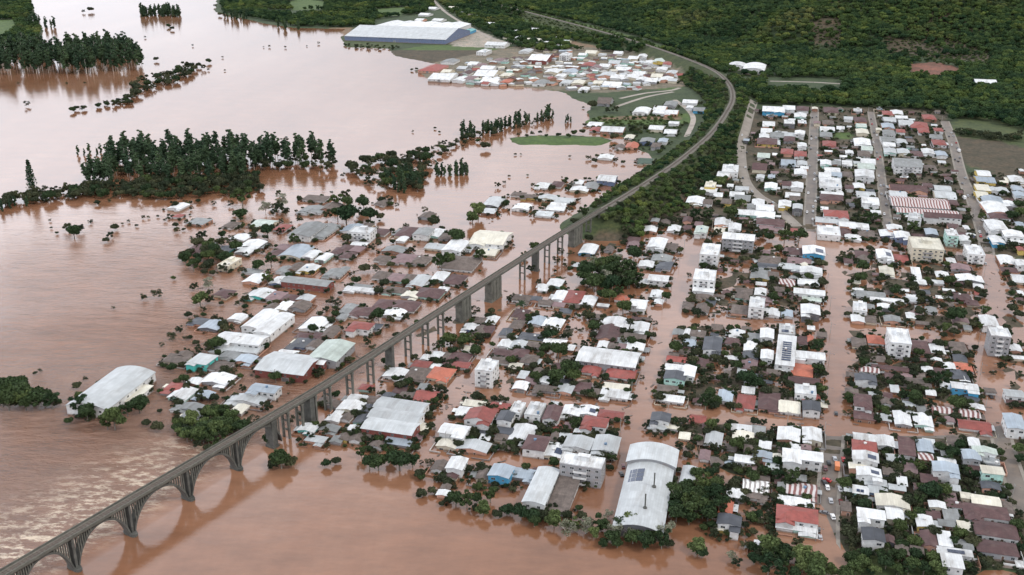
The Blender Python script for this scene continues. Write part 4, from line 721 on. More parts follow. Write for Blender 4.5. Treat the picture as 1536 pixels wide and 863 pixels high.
# ---------------------------------------------------------------- tree kinds
def leaves(pos, nrm, size, rs, m=0):
    n = len(pos); a = rs.normal(size=(n, 3)); nn = nrm*.8 + a*.55; nn /= np.linalg.norm(nn, axis=1)[:, None] + 1e-9
    t = np.cross(nn, rs.normal(size=(n, 3))); t /= np.linalg.norm(t, axis=1)[:, None] + 1e-9; u = np.cross(nn, t)
    s = size*rs.uniform(.6, 1.35, (n, 1)); v = np.empty((n, 4, 3))
    v[:, 0] = pos - t*s - u*s*.6; v[:, 1] = pos + t*s*.7 - u*s; v[:, 2] = pos + t*s + u*s*.7; v[:, 3] = pos - t*s*.8 + u*s
    return v.reshape(-1, 3)
def quads_mesh(name, V, mat, extra=None):
    me = bpy.data.meshes.new(name); nq = len(V)//4
    vv = V; idx = np.arange(nq*4); ls = np.arange(nq)*4; lt = np.full(nq, 4)
    if extra is not None:
        ev, ef = extra; o = len(V); vv = np.vstack([V, ev]); idx = np.concatenate([idx, (ef+o).ravel()]); ls = np.concatenate([ls, nq*4 + np.arange(len(ef))*ef.shape[1]]); lt = np.concatenate([lt, np.full(len(ef), ef.shape[1])])
    me.vertices.add(len(vv)); me.vertices.foreach_set('co', vv.astype(np.float32).ravel()); me.loops.add(len(idx)); me.loops.foreach_set('vertex_index', idx.astype(np.int32))
    me.polygons.add(len(ls)); me.polygons.foreach_set('loop_start', ls.astype(np.int32)); me.polygons.foreach_set('loop_total', lt.astype(np.int32)); me.update(); me.validate(); me.materials.append(mat); return me
def lump(c, r, rs):
    """rough dark core of a lobe: a small noisy polyhedron"""
    nl, nm = 5, 8; V = []; F = []
    for i in range(nl+1):
        th = math.pi*i/nl
        for j in range(nm):
            ph = 2*math.pi*j/nm; k = r*(.55 + .25*rs.random()); V.append((c[0]+k*math.sin(th)*math.cos(ph), c[1]+k*math.sin(th)*math.sin(ph), c[2]+k*.85*math.cos(th)))
    for i in range(nl):
        for j in range(nm): F.append((i*nm+j, i*nm+(j+1) % nm, (i+1)*nm+(j+1) % nm, (i+1)*nm+j))
    return V, F
def crown(name, mat, seed, lobes, nleaf, size, core=True):
    rs = np.random.default_rng(seed); P, Nn = [], []; EV, EF = [], []
    tot = sum(l[3]**2 for l in lobes)
    for (x, y, z, r) in lobes:
        n = int(nleaf*r*r/tot) + 3; d = rs.normal(size=(n, 3)); d /= np.linalg.norm(d, axis=1)[:, None]
        d[:, 2] = np.where(d[:, 2] < -.4, -d[:, 2]*.5, d[:, 2]); rad = r*(1.02 - .35*rs.random(n)**2)
        P.append(np.array([x, y, z]) + d*rad[:, None]*np.array([1, 1, .85])); Nn.append(d)
        if core:
            v, f = lump((x, y, z), r, rs); EF += [tuple(i+len(EV) for i in q) for q in f]; EV += v
    P = np.vstack(P); Nn = np.vstack(Nn); V = leaves(P, Nn, size, rs)
    return quads_mesh(name, V, mat, (np.array(EV), np.array(EF)) if core else None)
def limbs(name, mat, seed, h, r, spread, n=5, top=1.0):
    rs = random.Random(seed); b = MB()
    def seg(p, q, r0, r1, m=6):
        p, q = Vector(p), Vector(q); z = (q-p).normalized(); x = z.orthogonal().normalized(); y = z.cross(x)
        v = [tuple(p + (x*math.cos(2*math.pi*i/m)+y*math.sin(2*math.pi*i/m))*r0) for i in range(m)] + [tuple(q + (x*math.cos(2*math.pi*i/m)+y*math.sin(2*math.pi*i/m))*r1) for i in range(m)]
        b.add(v, [(i, (i+1) % m, (i+1) % m+m, i+m) for i in range(m)] + [tuple(range(m, 2*m))])
    seg((0,0,-2.5/6), (0,0,h), r, r*.6)
    for k in range(n):
        a = k*2.4 + rs.random(); z0 = h*(rs.uniform(.6, 1)); s = spread*rs.uniform(.5, 1)
        e = (math.cos(a)*s, math.sin(a)*s, z0 + (top-z0)*rs.uniform(.5, 1)); seg((0,0,z0), e, r*.5, r*.12, 5)
        for j in range(2): a2 = a + rs.uniform(-.8, .8); seg(tuple(c*.6 for c in e[:2]) + (z0+(e[2]-z0)*.6,), (e[0]+math.cos(a2)*s*.4, e[1]+math.sin(a2)*s*.4, e[2]+s*.3), r*.22, r*.06, 4)
    return b.me(name, mat)
TREES = {}
def lobeset(seed, n, flat=.75, rr=(.34, .56)):
    rs = random.Random(seed); L_ = [(0, 0, 1.15, .62)]
    for k in range(n):
        a = k*2.399 + rs.random(); q = rs.uniform(.3, .68); L_.append((math.cos(a)*q, math.sin(a)*q, 1.05 + rs.uniform(-.35, .5)*flat, rs.uniform(*rr)))
    return L_
for k in range(5):   # crown radius 1, crown centre at 1.1
    TREES.setdefault('b', []).append((crown('crown', LEAF['b'], 10+k, lobeset(k, 8+k), 1300, .082), limbs('trunk', BARK, k, .75, .085, .6, 5, 1.3)))
for k in range(3):   # looser, taller crowns with sky between the boughs
    rs = random.Random(400+k); L_ = [(math.cos(j*2.4+k)*rs.uniform(.15, .8), math.sin(j*2.4+k)*rs.uniform(.15, .8), .75 + j*.11 + rs.uniform(-.15, .15), rs.uniform(.2, .36)) for j in range(9+k)]
    TREES['b'].append((crown('crown', LEAF['b'], 400+k, L_, 900, .07, core=k != 1), limbs('trunk', BARK, 40+k, .8, .075, .75, 8, 1.5)))
for k in range(3):
    TREES.setdefault('l', []).append((crown('crown', LEAF['l'], 30+k, lobeset(20+k, 9, .9, (.25, .45)), 950, .078), limbs('trunk', BARK, 20+k, .7, .07, .6, 6, 1.4)))
for k in range(4):   # tall eucalyptus: height 1, crown above .38
    rs = random.Random(50+k); L_ = []
    for j in range(15): z = .25 + j*.05; rr = .078*(1.12 - abs(z-.58)*1.45); L_.append((rs.uniform(-.06, .06), rs.uniform(-.06, .06), z, rr*rs.uniform(.7, 1.25)))
    TREES.setdefault('e', []).append((crown('crown', LEAF['e'], 50+k, L_, 1100, .016), None))
    b = MB(); b.cyl(0, 0, -.09, .95, .012, 6, 0, .003)
    for j in range(6): 
        a = j*2.4; z = .42+j*.08; b.add([(0,0,z),(.004,0,z+.01),(math.cos(a)*.08, math.sin(a)*.08, z+.05)], [(0,1,2)])
    TREES['e'][-1] = (TREES['e'][-1][0], b.me('trunk', PALEBARK))
for k in range(3):   # thin, half bare
    rs = random.Random(70+k); L_ = [(math.cos(j*2.4)*rs.uniform(.2, .7), math.sin(j*2.4)*rs.uniform(.2, .7), .9+rs.uniform(-.3, .7), rs.uniform(.2, .4)) for j in range(10)]
    TREES.setdefault('w', []).append((crown('crown', LEAF['w'], 70+k, L_, 800, .05, core=False), limbs('trunk', PALEBARK, 70+k, .6, .05, .7, 9, 1.6)))
def palm():
    V = []; rs = random.Random(3)
    for k in range(16):
        a = k*2.399; el0 = rs.uniform(.1, 1.1); p = Vector((0, 0, 1.0)); d = Vector((math.cos(a)*math.cos(el0), math.sin(a)*math.cos(el0), math.sin(el0))); s = Vector((-math.sin(a), math.cos(a), 0))
        pts = []
        for j in range(6): pts.append((p.copy(), .16*math.sin(math.pi*(j+.6)/6.4))); p = p + d*.2; d = (d + Vector((0, 0, -.28))).normalized()
        for j in range(5):
            (p0, w0), (p1, w1) = pts[j], pts[j+1]
            for sg in (-1, 1): V += [tuple(p0), tuple(p1), tuple(p1 + s*sg*w1 + Vector((0,0,-w1*.5))), tuple(p0 + s*sg*w0 + Vector((0,0,-w0*.5)))]
    b = MB(); b.cyl(0, 0, -.4, 1.0, .06, 7, 0, .045); return quads_mesh('fronds', np.array(V), LEAF['b']), b.me('trunk', BARK)
TREES['p'] = [palm()]
def conif():
    rs = np.random.default_rng(5); P = []; Nn = []
    for j in range(26):
        z = .14 + j*.033; r = .17*(1.03 - z)**.75 + .01; n = 26
        a = rs.uniform(0, 6.28, n); q = r*rs.uniform(.25, 1.1, n); P.append(np.stack([np.cos(a)*q, np.sin(a)*q, z - q*.25 + rs.uniform(-.012, .012, n)], -1)); Nn.append(np.stack([np.cos(a)*.4, np.sin(a)*.4, np.ones(n)], -1))
    V = leaves(np.vstack(P), np.vstack(Nn), .022, rs); b = MB(); b.cyl(0, 0, -.08, 1, .012, 6, 0, .002); return quads_mesh('crown', V, LEAF['e']), b.me('trunk', BARK)
TREES['c'] = [conif()]
# ---------------------------------------------------------------- single trees, read off the photograph (centre x y and radius of each crown)
TR = []
def TT(ox, oy, s, txt):
    for e in txt.split(';'):
        a = e.split()
        if len(a) >= 3: TR.append((ox+float(a[0])/s, oy+float(a[1])/s, float(a[2])/s, a[3] if len(a) > 3 else 'b'))
TT(256,288,6,"30 100 40;620 180 60;640 40 90;740 350 50;870 340 60;540 410 40;365 425 30;590 480 60;400 500 60;130 590 60;200 640 70;250 570 50;305 710 30;900 600 70;780 650 60;870 780 60;1060 740 40;1370 690 30;850 120 70 w;1000 60 70 w;330 800 70 w;210 840 45 l;1500 180 60;1110 430 60;480 590 50;320 640 50;1410 190 50;1490 60 60")
TT(512,288,6,"40 190 90;200 90 60;60 80 60;150 170 50;260 190 80;350 210 40;750 150 35;840 250 55;1230 150 80 l;1180 220 70 l;1050 380 80;940 360 30;1250 570 60;210 670 55;310 670 50;130 780 50;900 610 90;450 640 40;50 400 50;820 800 35;380 800 50;640 510 40;270 490 40;500 110 25;430 50 40 w;1480 90 40;1460 50 30;360 60 35 w;40 10 50;960 590 60")
TT(768,288,6,"640 170 60;570 250 40;290 110 35;1100 540 80;520 540 30;690 400 40;170 680 40;400 600 45;200 470 45 w;110 560 40 w;680 690 90;850 690 90;780 640 80;1000 680 90;920 600 70;740 800 90;900 800 90;1060 780 80;650 740 70;440 520 40;1520 510 30;1160 340 30;1020 330 50;190 190 35")
TT(1024,288,6,"690 560 35;650 690 50;860 490 40;920 390 70;1050 380 70;780 390 50;680 380 40;570 590 40;1260 630 50;1270 800 50;940 740 30;910 620 30;420 170 70;230 200 60;120 190 60;1530 780 30;520 110 60;430 220 50;580 270 50;1440 560 40;60 740 30;310 840 30;540 780 35")
TT(1280,288,6,"30 190 50;150 230 60;90 660 70;60 760 60;870 790 60;540 310 60;1160 200 60;770 295 28;1160 160 40;1430 200 60;1500 330 50;290 420 50;320 830 40;400 850 40;500 830 35;690 810 30;1420 820 40;1500 100 60;140 490 30;1010 220 50;1200 420 40;390 660 40;500 780 30;1500 180 60;1200 250 40")
TT(1024,432,6,"1220 530 70;800 510 40;20 510 50;480 680 60;590 790 90;660 830 70;380 580 40;250 800 50;1220 730 60;360 840 50;1290 220 35;820 70 50;100 630 50;130 560 40;1280 760 40;310 400 25;870 90 30;1030 300 40")
TT(1280,432,6,"920 220 85;1190 180 70 l;1150 330 60;840 330 70 l;920 380 50;670 340 50;600 200 45;600 100 50;700 110 40;840 90 50;450 300 40;440 140 35;370 15 50;1440 170 50;1500 220 50;750 810 80;400 810 50;850 770 40;1340 690 50;1260 740 50;100 650 50;560 710 50;1050 600 40;560 640 40;820 400 50;1180 30 40;1270 240 45;60 620 40")
TT(1280,576,6,"560 100 80;450 90 60;700 180 50;930 150 80;900 410 55;190 240 40;300 250 40;420 180 50;420 700 70;790 560 60;900 610 70;960 540 60;860 660 60;980 710 50;600 730 70;1100 800 50;1320 590 60;380 830 50;1500 640 70;1490 570 60;320 690 30;1000 480 50;1350 660 40;540 750 40;800 100 40")
TT(1280,719,6,"700 90 90;820 80 80;620 60 60;580 180 70;520 330 60;320 430 50;560 550 70;100 210 70;600 290 60;500 380 50;960 480 70;900 560 60;1040 520 50;80 740 80 l;300 730 80;200 800 70 l;500 800 70;640 790 70;30 680 60;400 800 60 l;720 840 50;1160 760 30;1510 630 40;1380 110 50;340 10 40;860 150 50;430 590 60;1400 60 40")
TT(1024,719,6,"120 230 130;230 300 90;60 330 80;180 100 80;620 340 60 l;140 580 90 l;180 650 60;450 680 60 w;490 740 50 w;610 600 40;640 700 60;880 700 80;1060 730 60;1250 730 70;1320 790 70;1180 780 60;1480 480 40;1490 560 30;1500 700 60;1450 30 60;770 230 50;930 590 30 p;1520 800 60;780 300 35;1210 270 30;700 690 50;280 180 60;300 60 50")
TT(1024,576,6,"490 530 80;700 450 50 p;250 360 60 l;80 320 30;210 150 80;290 180 50;250 80 60;130 780 70;250 780 60;600 500 50;900 570 60;1000 830 80;850 800 70;740 770 70;640 830 60;490 750 50;340 830 50;1290 160 40;1470 110 40;1460 250 30;90 70 40;1260 30 50;740 500 50;1480 600 40;1500 490 40")
TT(768,576,6,"1040 290 40;1040 340 30;570 350 60;380 700 60;240 420 40;900 640 70;880 730 50;930 420 50;460 490 50;360 180 30;430 180 30;600 110 50;250 90 40;1370 180 40;1460 320 50;1280 50 40;1290 110 30;1100 100 40;650 460 40;430 390 30;1200 370 40;1510 540 40")
TT(768,432,6,"80 130 60 p;700 240 55;740 330 65;420 550 80;660 490 45;1260 400 50;1290 300 40;1000 160 70;1390 50 60;1480 530 70;520 720 90;400 770 80;560 780 70;300 760 50;260 590 40;200 690 40;350 400 60;1340 760 40;1170 90 35;1000 460 40;620 370 35;1170 800 30;470 430 25;880 30 90;960 10 80;820 50 60;430 250 25;1330 830 35")
TT(512,432,6,"1200 190 55;960 280 45;330 230 60;450 270 50;580 250 50;1210 540 75;1100 460 70;980 440 70;1150 470 60;1240 480 50;900 500 60;850 520 45;400 650 45;410 720 40;770 575 25;600 830 55;280 520 40 w;540 690 35;690 300 40 w;500 420 40 w;1130 730 40;1360 600 40;1000 550 50 l;1080 520 40;1360 500 30;440 20 40")
TT(512,576,6,"180 610 60;330 680 100;520 670 110;640 680 70;440 620 70;250 700 70;700 800 50;720 830 40;990 280 50;1110 120 40;1210 100 55;1340 440 50;1060 630 50;820 690 25;720 700 25;1460 560 50;340 480 50;870 490 35;1150 750 40;1380 790 60;880 180 40;600 590 40;300 480 40;940 120 25;380 560 40")
TT(512,719,6,"730 110 50;1030 160 80;1130 180 80;1280 250 80 l;1340 130 80;1400 300 50;1490 260 60;900 210 30;820 90 40;1220 160 60;1190 240 50;700 140 30 l")
TT(768,719,6,"80 290 80;180 310 70;200 370 60;300 260 50;380 350 90 l;480 400 40 w;560 420 60 w;740 480 60 l;700 380 60 w;870 300 60 w;900 500 80;1080 370 90 l;950 560 60;1090 500 80;1200 540 90;1350 540 90;1280 480 80;980 360 50 w;1260 370 60 w;820 560 50;640 320 50;1420 560 50;820 420 50 w;1160 420 60 l")
TT(256,576,6,"400 110 45;430 210 60;320 250 70 l;420 400 90 l;290 450 80;180 430 80;380 490 70;240 530 50;650 30 40;580 95 35;860 190 60;680 340 60;750 310 60;560 270 40;1080 310 50;880 480 60;990 660 100;1080 690 60;920 700 60;1400 700 50 w;1490 680 45 w;30 130 40;350 560 50;1490 80 40;1380 170 40;1190 260 40;100 420 50;700 390 40;480 330 50")
TT(256,432,6,"260 80 80 l;80 360 35;170 295 35;130 440 28;410 480 80;480 360 60;540 350 40;670 90 50;600 130 30;670 160 35;450 130 25;1430 100 50;1510 130 40;1340 220 35;1480 220 40;940 770 80;230 480 35;250 540 45;150 560 35;120 800 50;550 850 45;560 740 45;480 720 40;1390 190 30;230 250 30;460 310 50;560 660 30;350 520 60")
TT(0,432,4,"940 20 40;860 50 25;50 620 50;130 650 60;200 650 60;110 560 50;300 650 40;30 600 50;230 680 50;480 700 60;520 740 60;680 770 80 l;830 690 60;760 720 50;460 580 28;510 540 18;970 335 18;950 820 40;410 790 30;1070 245 25;640 800 50;240 490 16;210 505 14;680 115 12;10 660 50;340 680 30;880 800 30;60 680 40")
TT(0,216,4,"440 520 45;400 490 30;480 500 30;690 490 28;660 540 26;630 570 22;860 435 15;770 460 12;1050 355 22;1060 510 22;890 435 12;945 430 10;990 450 15;1055 480 20;300 455 10;305 500 9;340 530 12;540 465 14;1130 490 10;1100 510 12;580 345 20;655 335 14;1040 800 16;820 485 12;1230 760 22;550 455 10;1460 750 30;735 475 9")
TT(384,216,4,"0 170 30;420 120 40;575 115 35;1450 240 20;1490 225 14;1485 360 20;240 400 12;655 235 10;520 180 20;1110 180 10;1520 190 10;1380 0 30;1240 10 10;210 470 10")
TT(0,0,4,"1010 150 14;1030 165 14;160 615 22;935 350 16;1250 360 18;545 50 18;500 65 12;870 220 8;1155 270 8;1335 340 8;1250 415 9;1350 420 7;400 498 8;510 495 8;110 497 8;1290 30 12;1320 80 14")
TT(384,0,4,"375 255 10;80 275 9;175 280 8;45 280 6;305 275 5;935 415 10;965 410 10;940 785 9;1075 765 10;1100 790 9;1500 410 10")
TT(768,144,6,"560 320 30;630 310 30;420 340 25;740 570 30;930 570 25;1000 590 22;250 320 20;180 330 25;130 350 20;310 350 18;680 545 25;510 350 25;60 340 20;700 550 20;920 350 40;860 120 30;930 110 40;730 60 50 l;1080 280 40;1140 290 40;1200 280 35;1290 100 30;1220 420 30;1330 490 30;1180 470 20;490 740 20;580 760 25;660 740 18;700 740 18;450 730 12;520 800 35;30 520 14;80 520 12;140 710 12;520 540 14;640 100 12")
# tall ones that stand alone
TALL = [(50,266,50,'c'),(852,175,15,'e'),(849,178,14,'e'),(856,178,12,'e')]
blob_pts = np.array([(b['X'], b['Y'], .5*max(b['W'], b['D'])) for b in NB])
entries = []
for (px, py, r, k) in TR:
    X, Y, g = PG(px, py, 4.0); d = proj(X, Y, g)[2]; rm = r*d/FPX
    X, Y, g = PG(px, py + r*.1, 1.05*rm); entries.append([k, X, Y, g, rm, px, py, r])
# more yard trees between the houses, away from streets and roofs
yard = []
YP = [[(262,300),(520,280),(640,300),(760,330),(800,360),(560,520),(250,640),(245,520),(290,420)], [(640,700),(560,600),(760,450),(900,340),(1130,345),(1536,370),(1536,800),(1480,830),(1270,830),(1080,800),(900,690)],
      [(960,340),(1050,300),(1110,250),(1130,165),(1225,160),(1420,165),(1440,260),(1536,262),(1536,390),(1130,350)]]
rsy = random.Random(11)
for poly, cnt in zip(YP, (200, 1150, 700)):
    pw = np.array(poly, float); x0, y0 = pw.min(0); x1, y1 = pw.max(0)
    for _ in range(cnt):
        x, y = rsy.uniform(x0, x1), rsy.uniform(y0, y1)
        if not inside(np.array([x]), np.array([y]), pw)[0]: continue
        X, Y, g = PG(x, y, 1.5); dd = np.hypot(blob_pts[:,0]-X, blob_pts[:,1]-Y) - blob_pts[:,2]*.85
        if dd.min() < .6 or street_d(X, Y) < 3 or rail_d(X, Y) < 10: continue
        rm = rsy.choice((1.2, 1.6, 2.0, 2.6, 3.4)); yard.append([rsy.choice('bbbbbl'), X, Y, g, rm, x, y, rm*FPX/proj(X, Y, g)[2]])
# groves of tall eucalyptus and mixed river-bank trees
def scatter(poly, n, seed, mind):
    rs = random.Random(seed); pw = wp(poly); x0, y0 = pw.min(0); x1, y1 = pw.max(0); out = []; tries = 0
    while len(out) < n and tries < n*60:
        tries += 1; x, y = rs.uniform(x0, x1), rs.uniform(y0, y1)
        if inside(np.array([x]), np.array([y]), pw)[0] and all((x-a)**2+(y-b)**2 > mind*mind for a, b in out): out.append((x, y))
    return out
GROVES = [ # polygon of the trunks' feet, how many, spacing m, height m, kind
 ([(-30,80),(60,72),(84,90),(130,66),(205,80),(218,106),(130,112),(-30,113)], 230, 5.2, 41, 'e'), ([(36,36),(60,34),(62,39),(38,40)], 10, 8, 34, 'e'), ([(68,40),(82,40),(83,43),(69,43)], 4, 8, 32, 'e'),
 ([(212,21),(272,21),(272,26),(213,26)], 40, 4.5, 33, 'e'), ([(330,26),(372,22),(376,31),(332,31)], 16, 7, 26, 'e'), ([(416,38),(450,38),(450,46),(420,47)], 7, 9, 24, 'e'),
 ([(160,256),(170,236),(330,230),(420,236),(505,240),(508,247),(385,252),(372,272),(280,276),(200,278)], 150, 8, 28, 'e'), ([(124,272),(168,256),(170,280),(126,281)], 20, 6, 24, 'e'), ([(115,232),(165,228),(165,234),(115,235)], 8, 9, 15, 'e'),
 ([(565,268),(600,262),(640,264),(634,290),(600,292)], 26, 5, 19, 'e'), ([(650,262),(700,258),(704,264),(652,266)], 18, 4.5, 18, 'e'), ([(686,202),(750,188),(828,172),(830,180),(760,196),(690,212)], 44, 5.5, 20, 'e'),
 ([(0,309),(40,304),(42,312),(0,318)], 7, 8, 14, 'e')]
GN = ['upper left grove', 'small clump by the upper left bank', 'small clump by the upper left bank', 'short tree row far up the river', 'clump at the tip of the far bank', 'few beside the far bank', 'large central grove', 'left end of the central grove', 'thin row left of the central grove', 'tree island right of the central grove', 'small separate clump in mid river', 'row near the far settlement', 'left picture edge on the bank']
euc = []
for gi, (poly, n, md, hgt, k) in enumerate(GROVES):
    for (x, y) in scatter(poly, n, 100+gi, md): q = proj(x, y, hgt*.6); euc.append([k, x, y, max(0, float(Gs(x, y))), hgt*random.uniform(.62, 1.1), q[0], q[1], hgt*.3*FPX/q[2], GN[gi]])
for (px, py, hpx, k) in TALL:
    X, Y, g = PG(px, py + hpx*.5); d = proj(X, Y, 0)[2]; euc.append([k, X, Y, g, hpx*1.05*d/FPX, px, py, hpx*.3])
MIX = [ # polygons of lower mixed vegetation: n, spacing, radius range, kinds
 ([(0,302),(60,292),(120,285),(240,272),(390,268),(392,290),(355,296),(250,300),(130,298),(50,308),(0,312)], 190, 4.6, (2.8, 6), 'bblwby'), ([(170,240),(500,240),(508,250),(380,262),(380,285),(200,290)], 70, 8, (3.5, 6.5), 'bbewwl'),
 ([(100,168),(150,158),(192,150),(200,157),(150,162),(106,170)], 22, 5, (2.5, 4.5), 'b'), ([(190,150),(200,128),(235,115),(300,97),(306,104),(272,124),(235,134),(200,152)], 55, 6, (4, 7), 'bbbl'),
 ([(520,262),(560,240),(640,232),(645,250),(634,288),(598,292),(560,282)], 55, 6, (4, 7), 'bbbb'), ([(540,250),(640,226),(700,208),(720,215),(650,238)], 26, 8, (2.5, 5), 'lwb'),
 ([(690,205),(760,190),(830,176),(828,182),(700,214)], 22, 8, (2.5, 4.5), 'bl'), ([(510,68),(600,72),(604,76),(530,74)], 30, 8, (2, 3.5), 'bl'),
 ([(0,600),(20,590),(50,600),(85,606),(80,615),(0,618)], 18, 6, (4, 6.5), 'b'), ([(845,792),(1000,800),(1000,812),(850,806)], 12, 5, (3, 5), 'bw'), ([(262,395),(300,360),(350,372),(340,410),(280,412)], 22, 6, (2.5, 5), 'b'),
 ([(262,640),(345,622),(362,648),(322,670),(275,668)], 30, 4.5, (3, 5), 'bl'), ([(1003,748),(1075,735),(1080,778),(1010,786)], 24, 5, (3.5, 5.5), 'b'), ([(885,402),(945,400),(962,430),(900,442)], 22, 6, (4, 6), 'bbwb'), ([(1140,836),(1225,842),(1262,868),(1150,872)], 16, 5, (3, 5.5), 'bbl'), ([(1270,838),(1400,842),(1440,868),(1270,875)], 22, 6, (2, 4), 'lblb'),
 ([(1000,355),(1060,350),(1200,352),(1205,357),(1010,360)], 10, 7, (2, 4), 'b'), ([(405,312),(440,318),(440,328),(408,326)], 5, 6, (3, 5), 'b')]
mixl = []
for gi, (poly, n, md, rr_, ks) in enumerate(MIX):
    for (x, y) in scatter(poly, n, 200+gi, md):
        rm = random.uniform(*rr_); k = random.choice(ks).replace('y', 'w'); g = max(0, float(Gs(x, y))); q = proj(x, y, g+rm); mixl.append([k if k != 'e' else 'b', x, y, g, rm, q[0], q[1], rm*FPX/q[2]])
# the wood over the railway bank and on the hill: reads as one mass
def dense(polys, spacing, rr_, seed, excl_rail=7.5, excl=()):
    out = []
    rs = np.random.default_rng(seed)
    for poly, z in polys:
        pw = wp(poly, z); x0, y0 = pw.min(0); x1, y1 = pw.max(0)
        X, Y = np.meshgrid(np.arange(x0, x1, spacing), np.arange(y0, y1, spacing)); X = X + rs.uniform(-.45, .45, X.shape)*spacing; Y = Y + rs.uniform(-.45, .45, Y.shape)*spacing
        X, Y = X.ravel(), Y.ravel(); m = inside(X, Y, pw) & (np.abs(X) < Y*.56+60) & (Y < 3300)
        X, Y = X[m], Y[m]
        m = (seg_dist(X, Y, rail_emb, False) > excl_rail) & (street_d(X, Y) > 3)
        for e in excl: m &= ~inside(X, Y, wp(e, 1))
        dmin = np.min(np.hypot(X[:,None]-blob_pts[None,:,0], Y[:,None]-blob_pts[None,:,1]) - blob_pts[None,:,2]*1.0, axis=1) if len(X) < 60000 else np.full(len(X), 99.)
        X, Y = X[m & (dmin > 2.5)], Y[m & (dmin > 2.5)]
        out.append(np.stack([X, Y, Gs(X, Y), rs.uniform(*rr_, len(X))], -1))
    return np.vstack(out)
FIELD = [COVER[2][0], COVER[3][0], COVER[4][0], COVER[7][0]]
OPEN = [[(1320,74),(1420,70),(1500,84),(1480,100),(1400,96),(1335,88)], [(1214,62),(1258,62),(1258,82),(1218,78)], [(735,2),(800,18),(880,38),(960,60),(1010,78),(1020,92),(960,80),(880,62),(800,40),(740,15)]]
HILL = dense([([(-250,-20),(-20,-20)],0)] if False else [([(1108,152),(1150,158),(1232,157),(1300,162),(1420,166),(1426,182),(1440,176),(1490,182),(1536,196),(1760,225),(2300,90),(2300,-60),(735,-60),(738,1),(800,18),(885,38),(955,56),(1015,76),(1062,98),(1090,122),(1102,140)], 2)], 9.5, (4.3, 7.4), 5, 8, FIELD)
_u4 = wp([(1150,126),(1200,128),(1262,131),(1262,123),(1200,120),(1150,119)], 5); keepm = ~(inside(HILL[:,0], HILL[:,1], wp([(1150,136),(1262,138),(1262,122),(1150,119)], 4))) & ~inside(HILL[:,0], HILL[:,1], wp([(1088,112),(1150,116),(1150,122),(1090,122)], 4))
for e in OPEN: keepm &= ~(inside(HILL[:,0], HILL[:,1], wp(e, 12)) & (rng.random(len(HILL)) < .85))
HILL = HILL[keepm]
BANK = dense([([(905,345),(960,352),(1000,330),(1052,300),(1085,275),(1108,258),(1112,225),(1128,160),(1106,140),(1100,120),(1085,135),(1062,125),(1040,108),(1020,118),(1030,128),(1058,150),(1058,185),(1040,215),(985,250),(940,276),(895,306),(884,328)], 3)], 6.0, (2.4, 4.3), 6, 6.5)
RIVER = dense([([(385,-60),(330,-30),(334,18),(400,32),(440,40),(510,42),(560,40),(560,30),(640,20),(655,8),(690,36),(740,56),(800,82),(868,76),(885,76),(1000,88),(1040,108),(1090,118),(1050,98),(1005,82),(950,64),(880,48),(800,30),(735,8),(700,-40)], 1),
              ([(-300,-40),(-60,-38),(42,-12),(50,20),(34,32),(60,42),(58,58),(20,70),(-300,80)], 1)], 11, (4.5, 7.5), 8, 8,
              [[(428,5),(450,-2),(486,2),(488,14),(440,16)],[(560,14),(620,10),(600,24),(566,24)],[(0,30),(22,30),(26,44),(0,62),(-100,60),(-100,30)],[(775,30),(800,26),(895,50),(1000,80),(990,86),(900,62),(800,42)],[(850,60),(900,68),(895,78),(860,74)],[(400,15),(486,16),(486,22),(400,20)]])
keepm = rng.random(len(RIVER)) < .86; RIVER = RIVER[keepm]
HEDGE = [([(1428,200),(1440,206),(1500,214),(1530,214),(1530,206),(1500,208),(1445,200)], 60, 5, (2.5, 4.5), 'b')]
for (poly, n, md, rr_, ks) in HEDGE:
    for (x, y) in scatter(poly, n, 300, md):
        q = proj(x, y, 5); mixl.append(['b', x, y, float(Gs(x, y)), random.uniform(*rr_), q[0], q[1], 3.])
SCRUB = dense([([(1310,66),(1500,66),(1536,84),(1536,110),(1480,112),(1440,104),(1400,100),(1320,96)], 6), ([(1210,58),(1262,58),(1262,84),(1214,80)], 8), ([(735,2),(800,18),(880,38),(960,60),(1010,78),(1020,92),(960,80),(880,62),(800,40),(740,15)], 2), ([(885,178),(1000,174),(1040,186),(1000,200),(905,205),(960,230),(880,190)], 1)], 8.5, (1.5, 3.4), 9, 8)
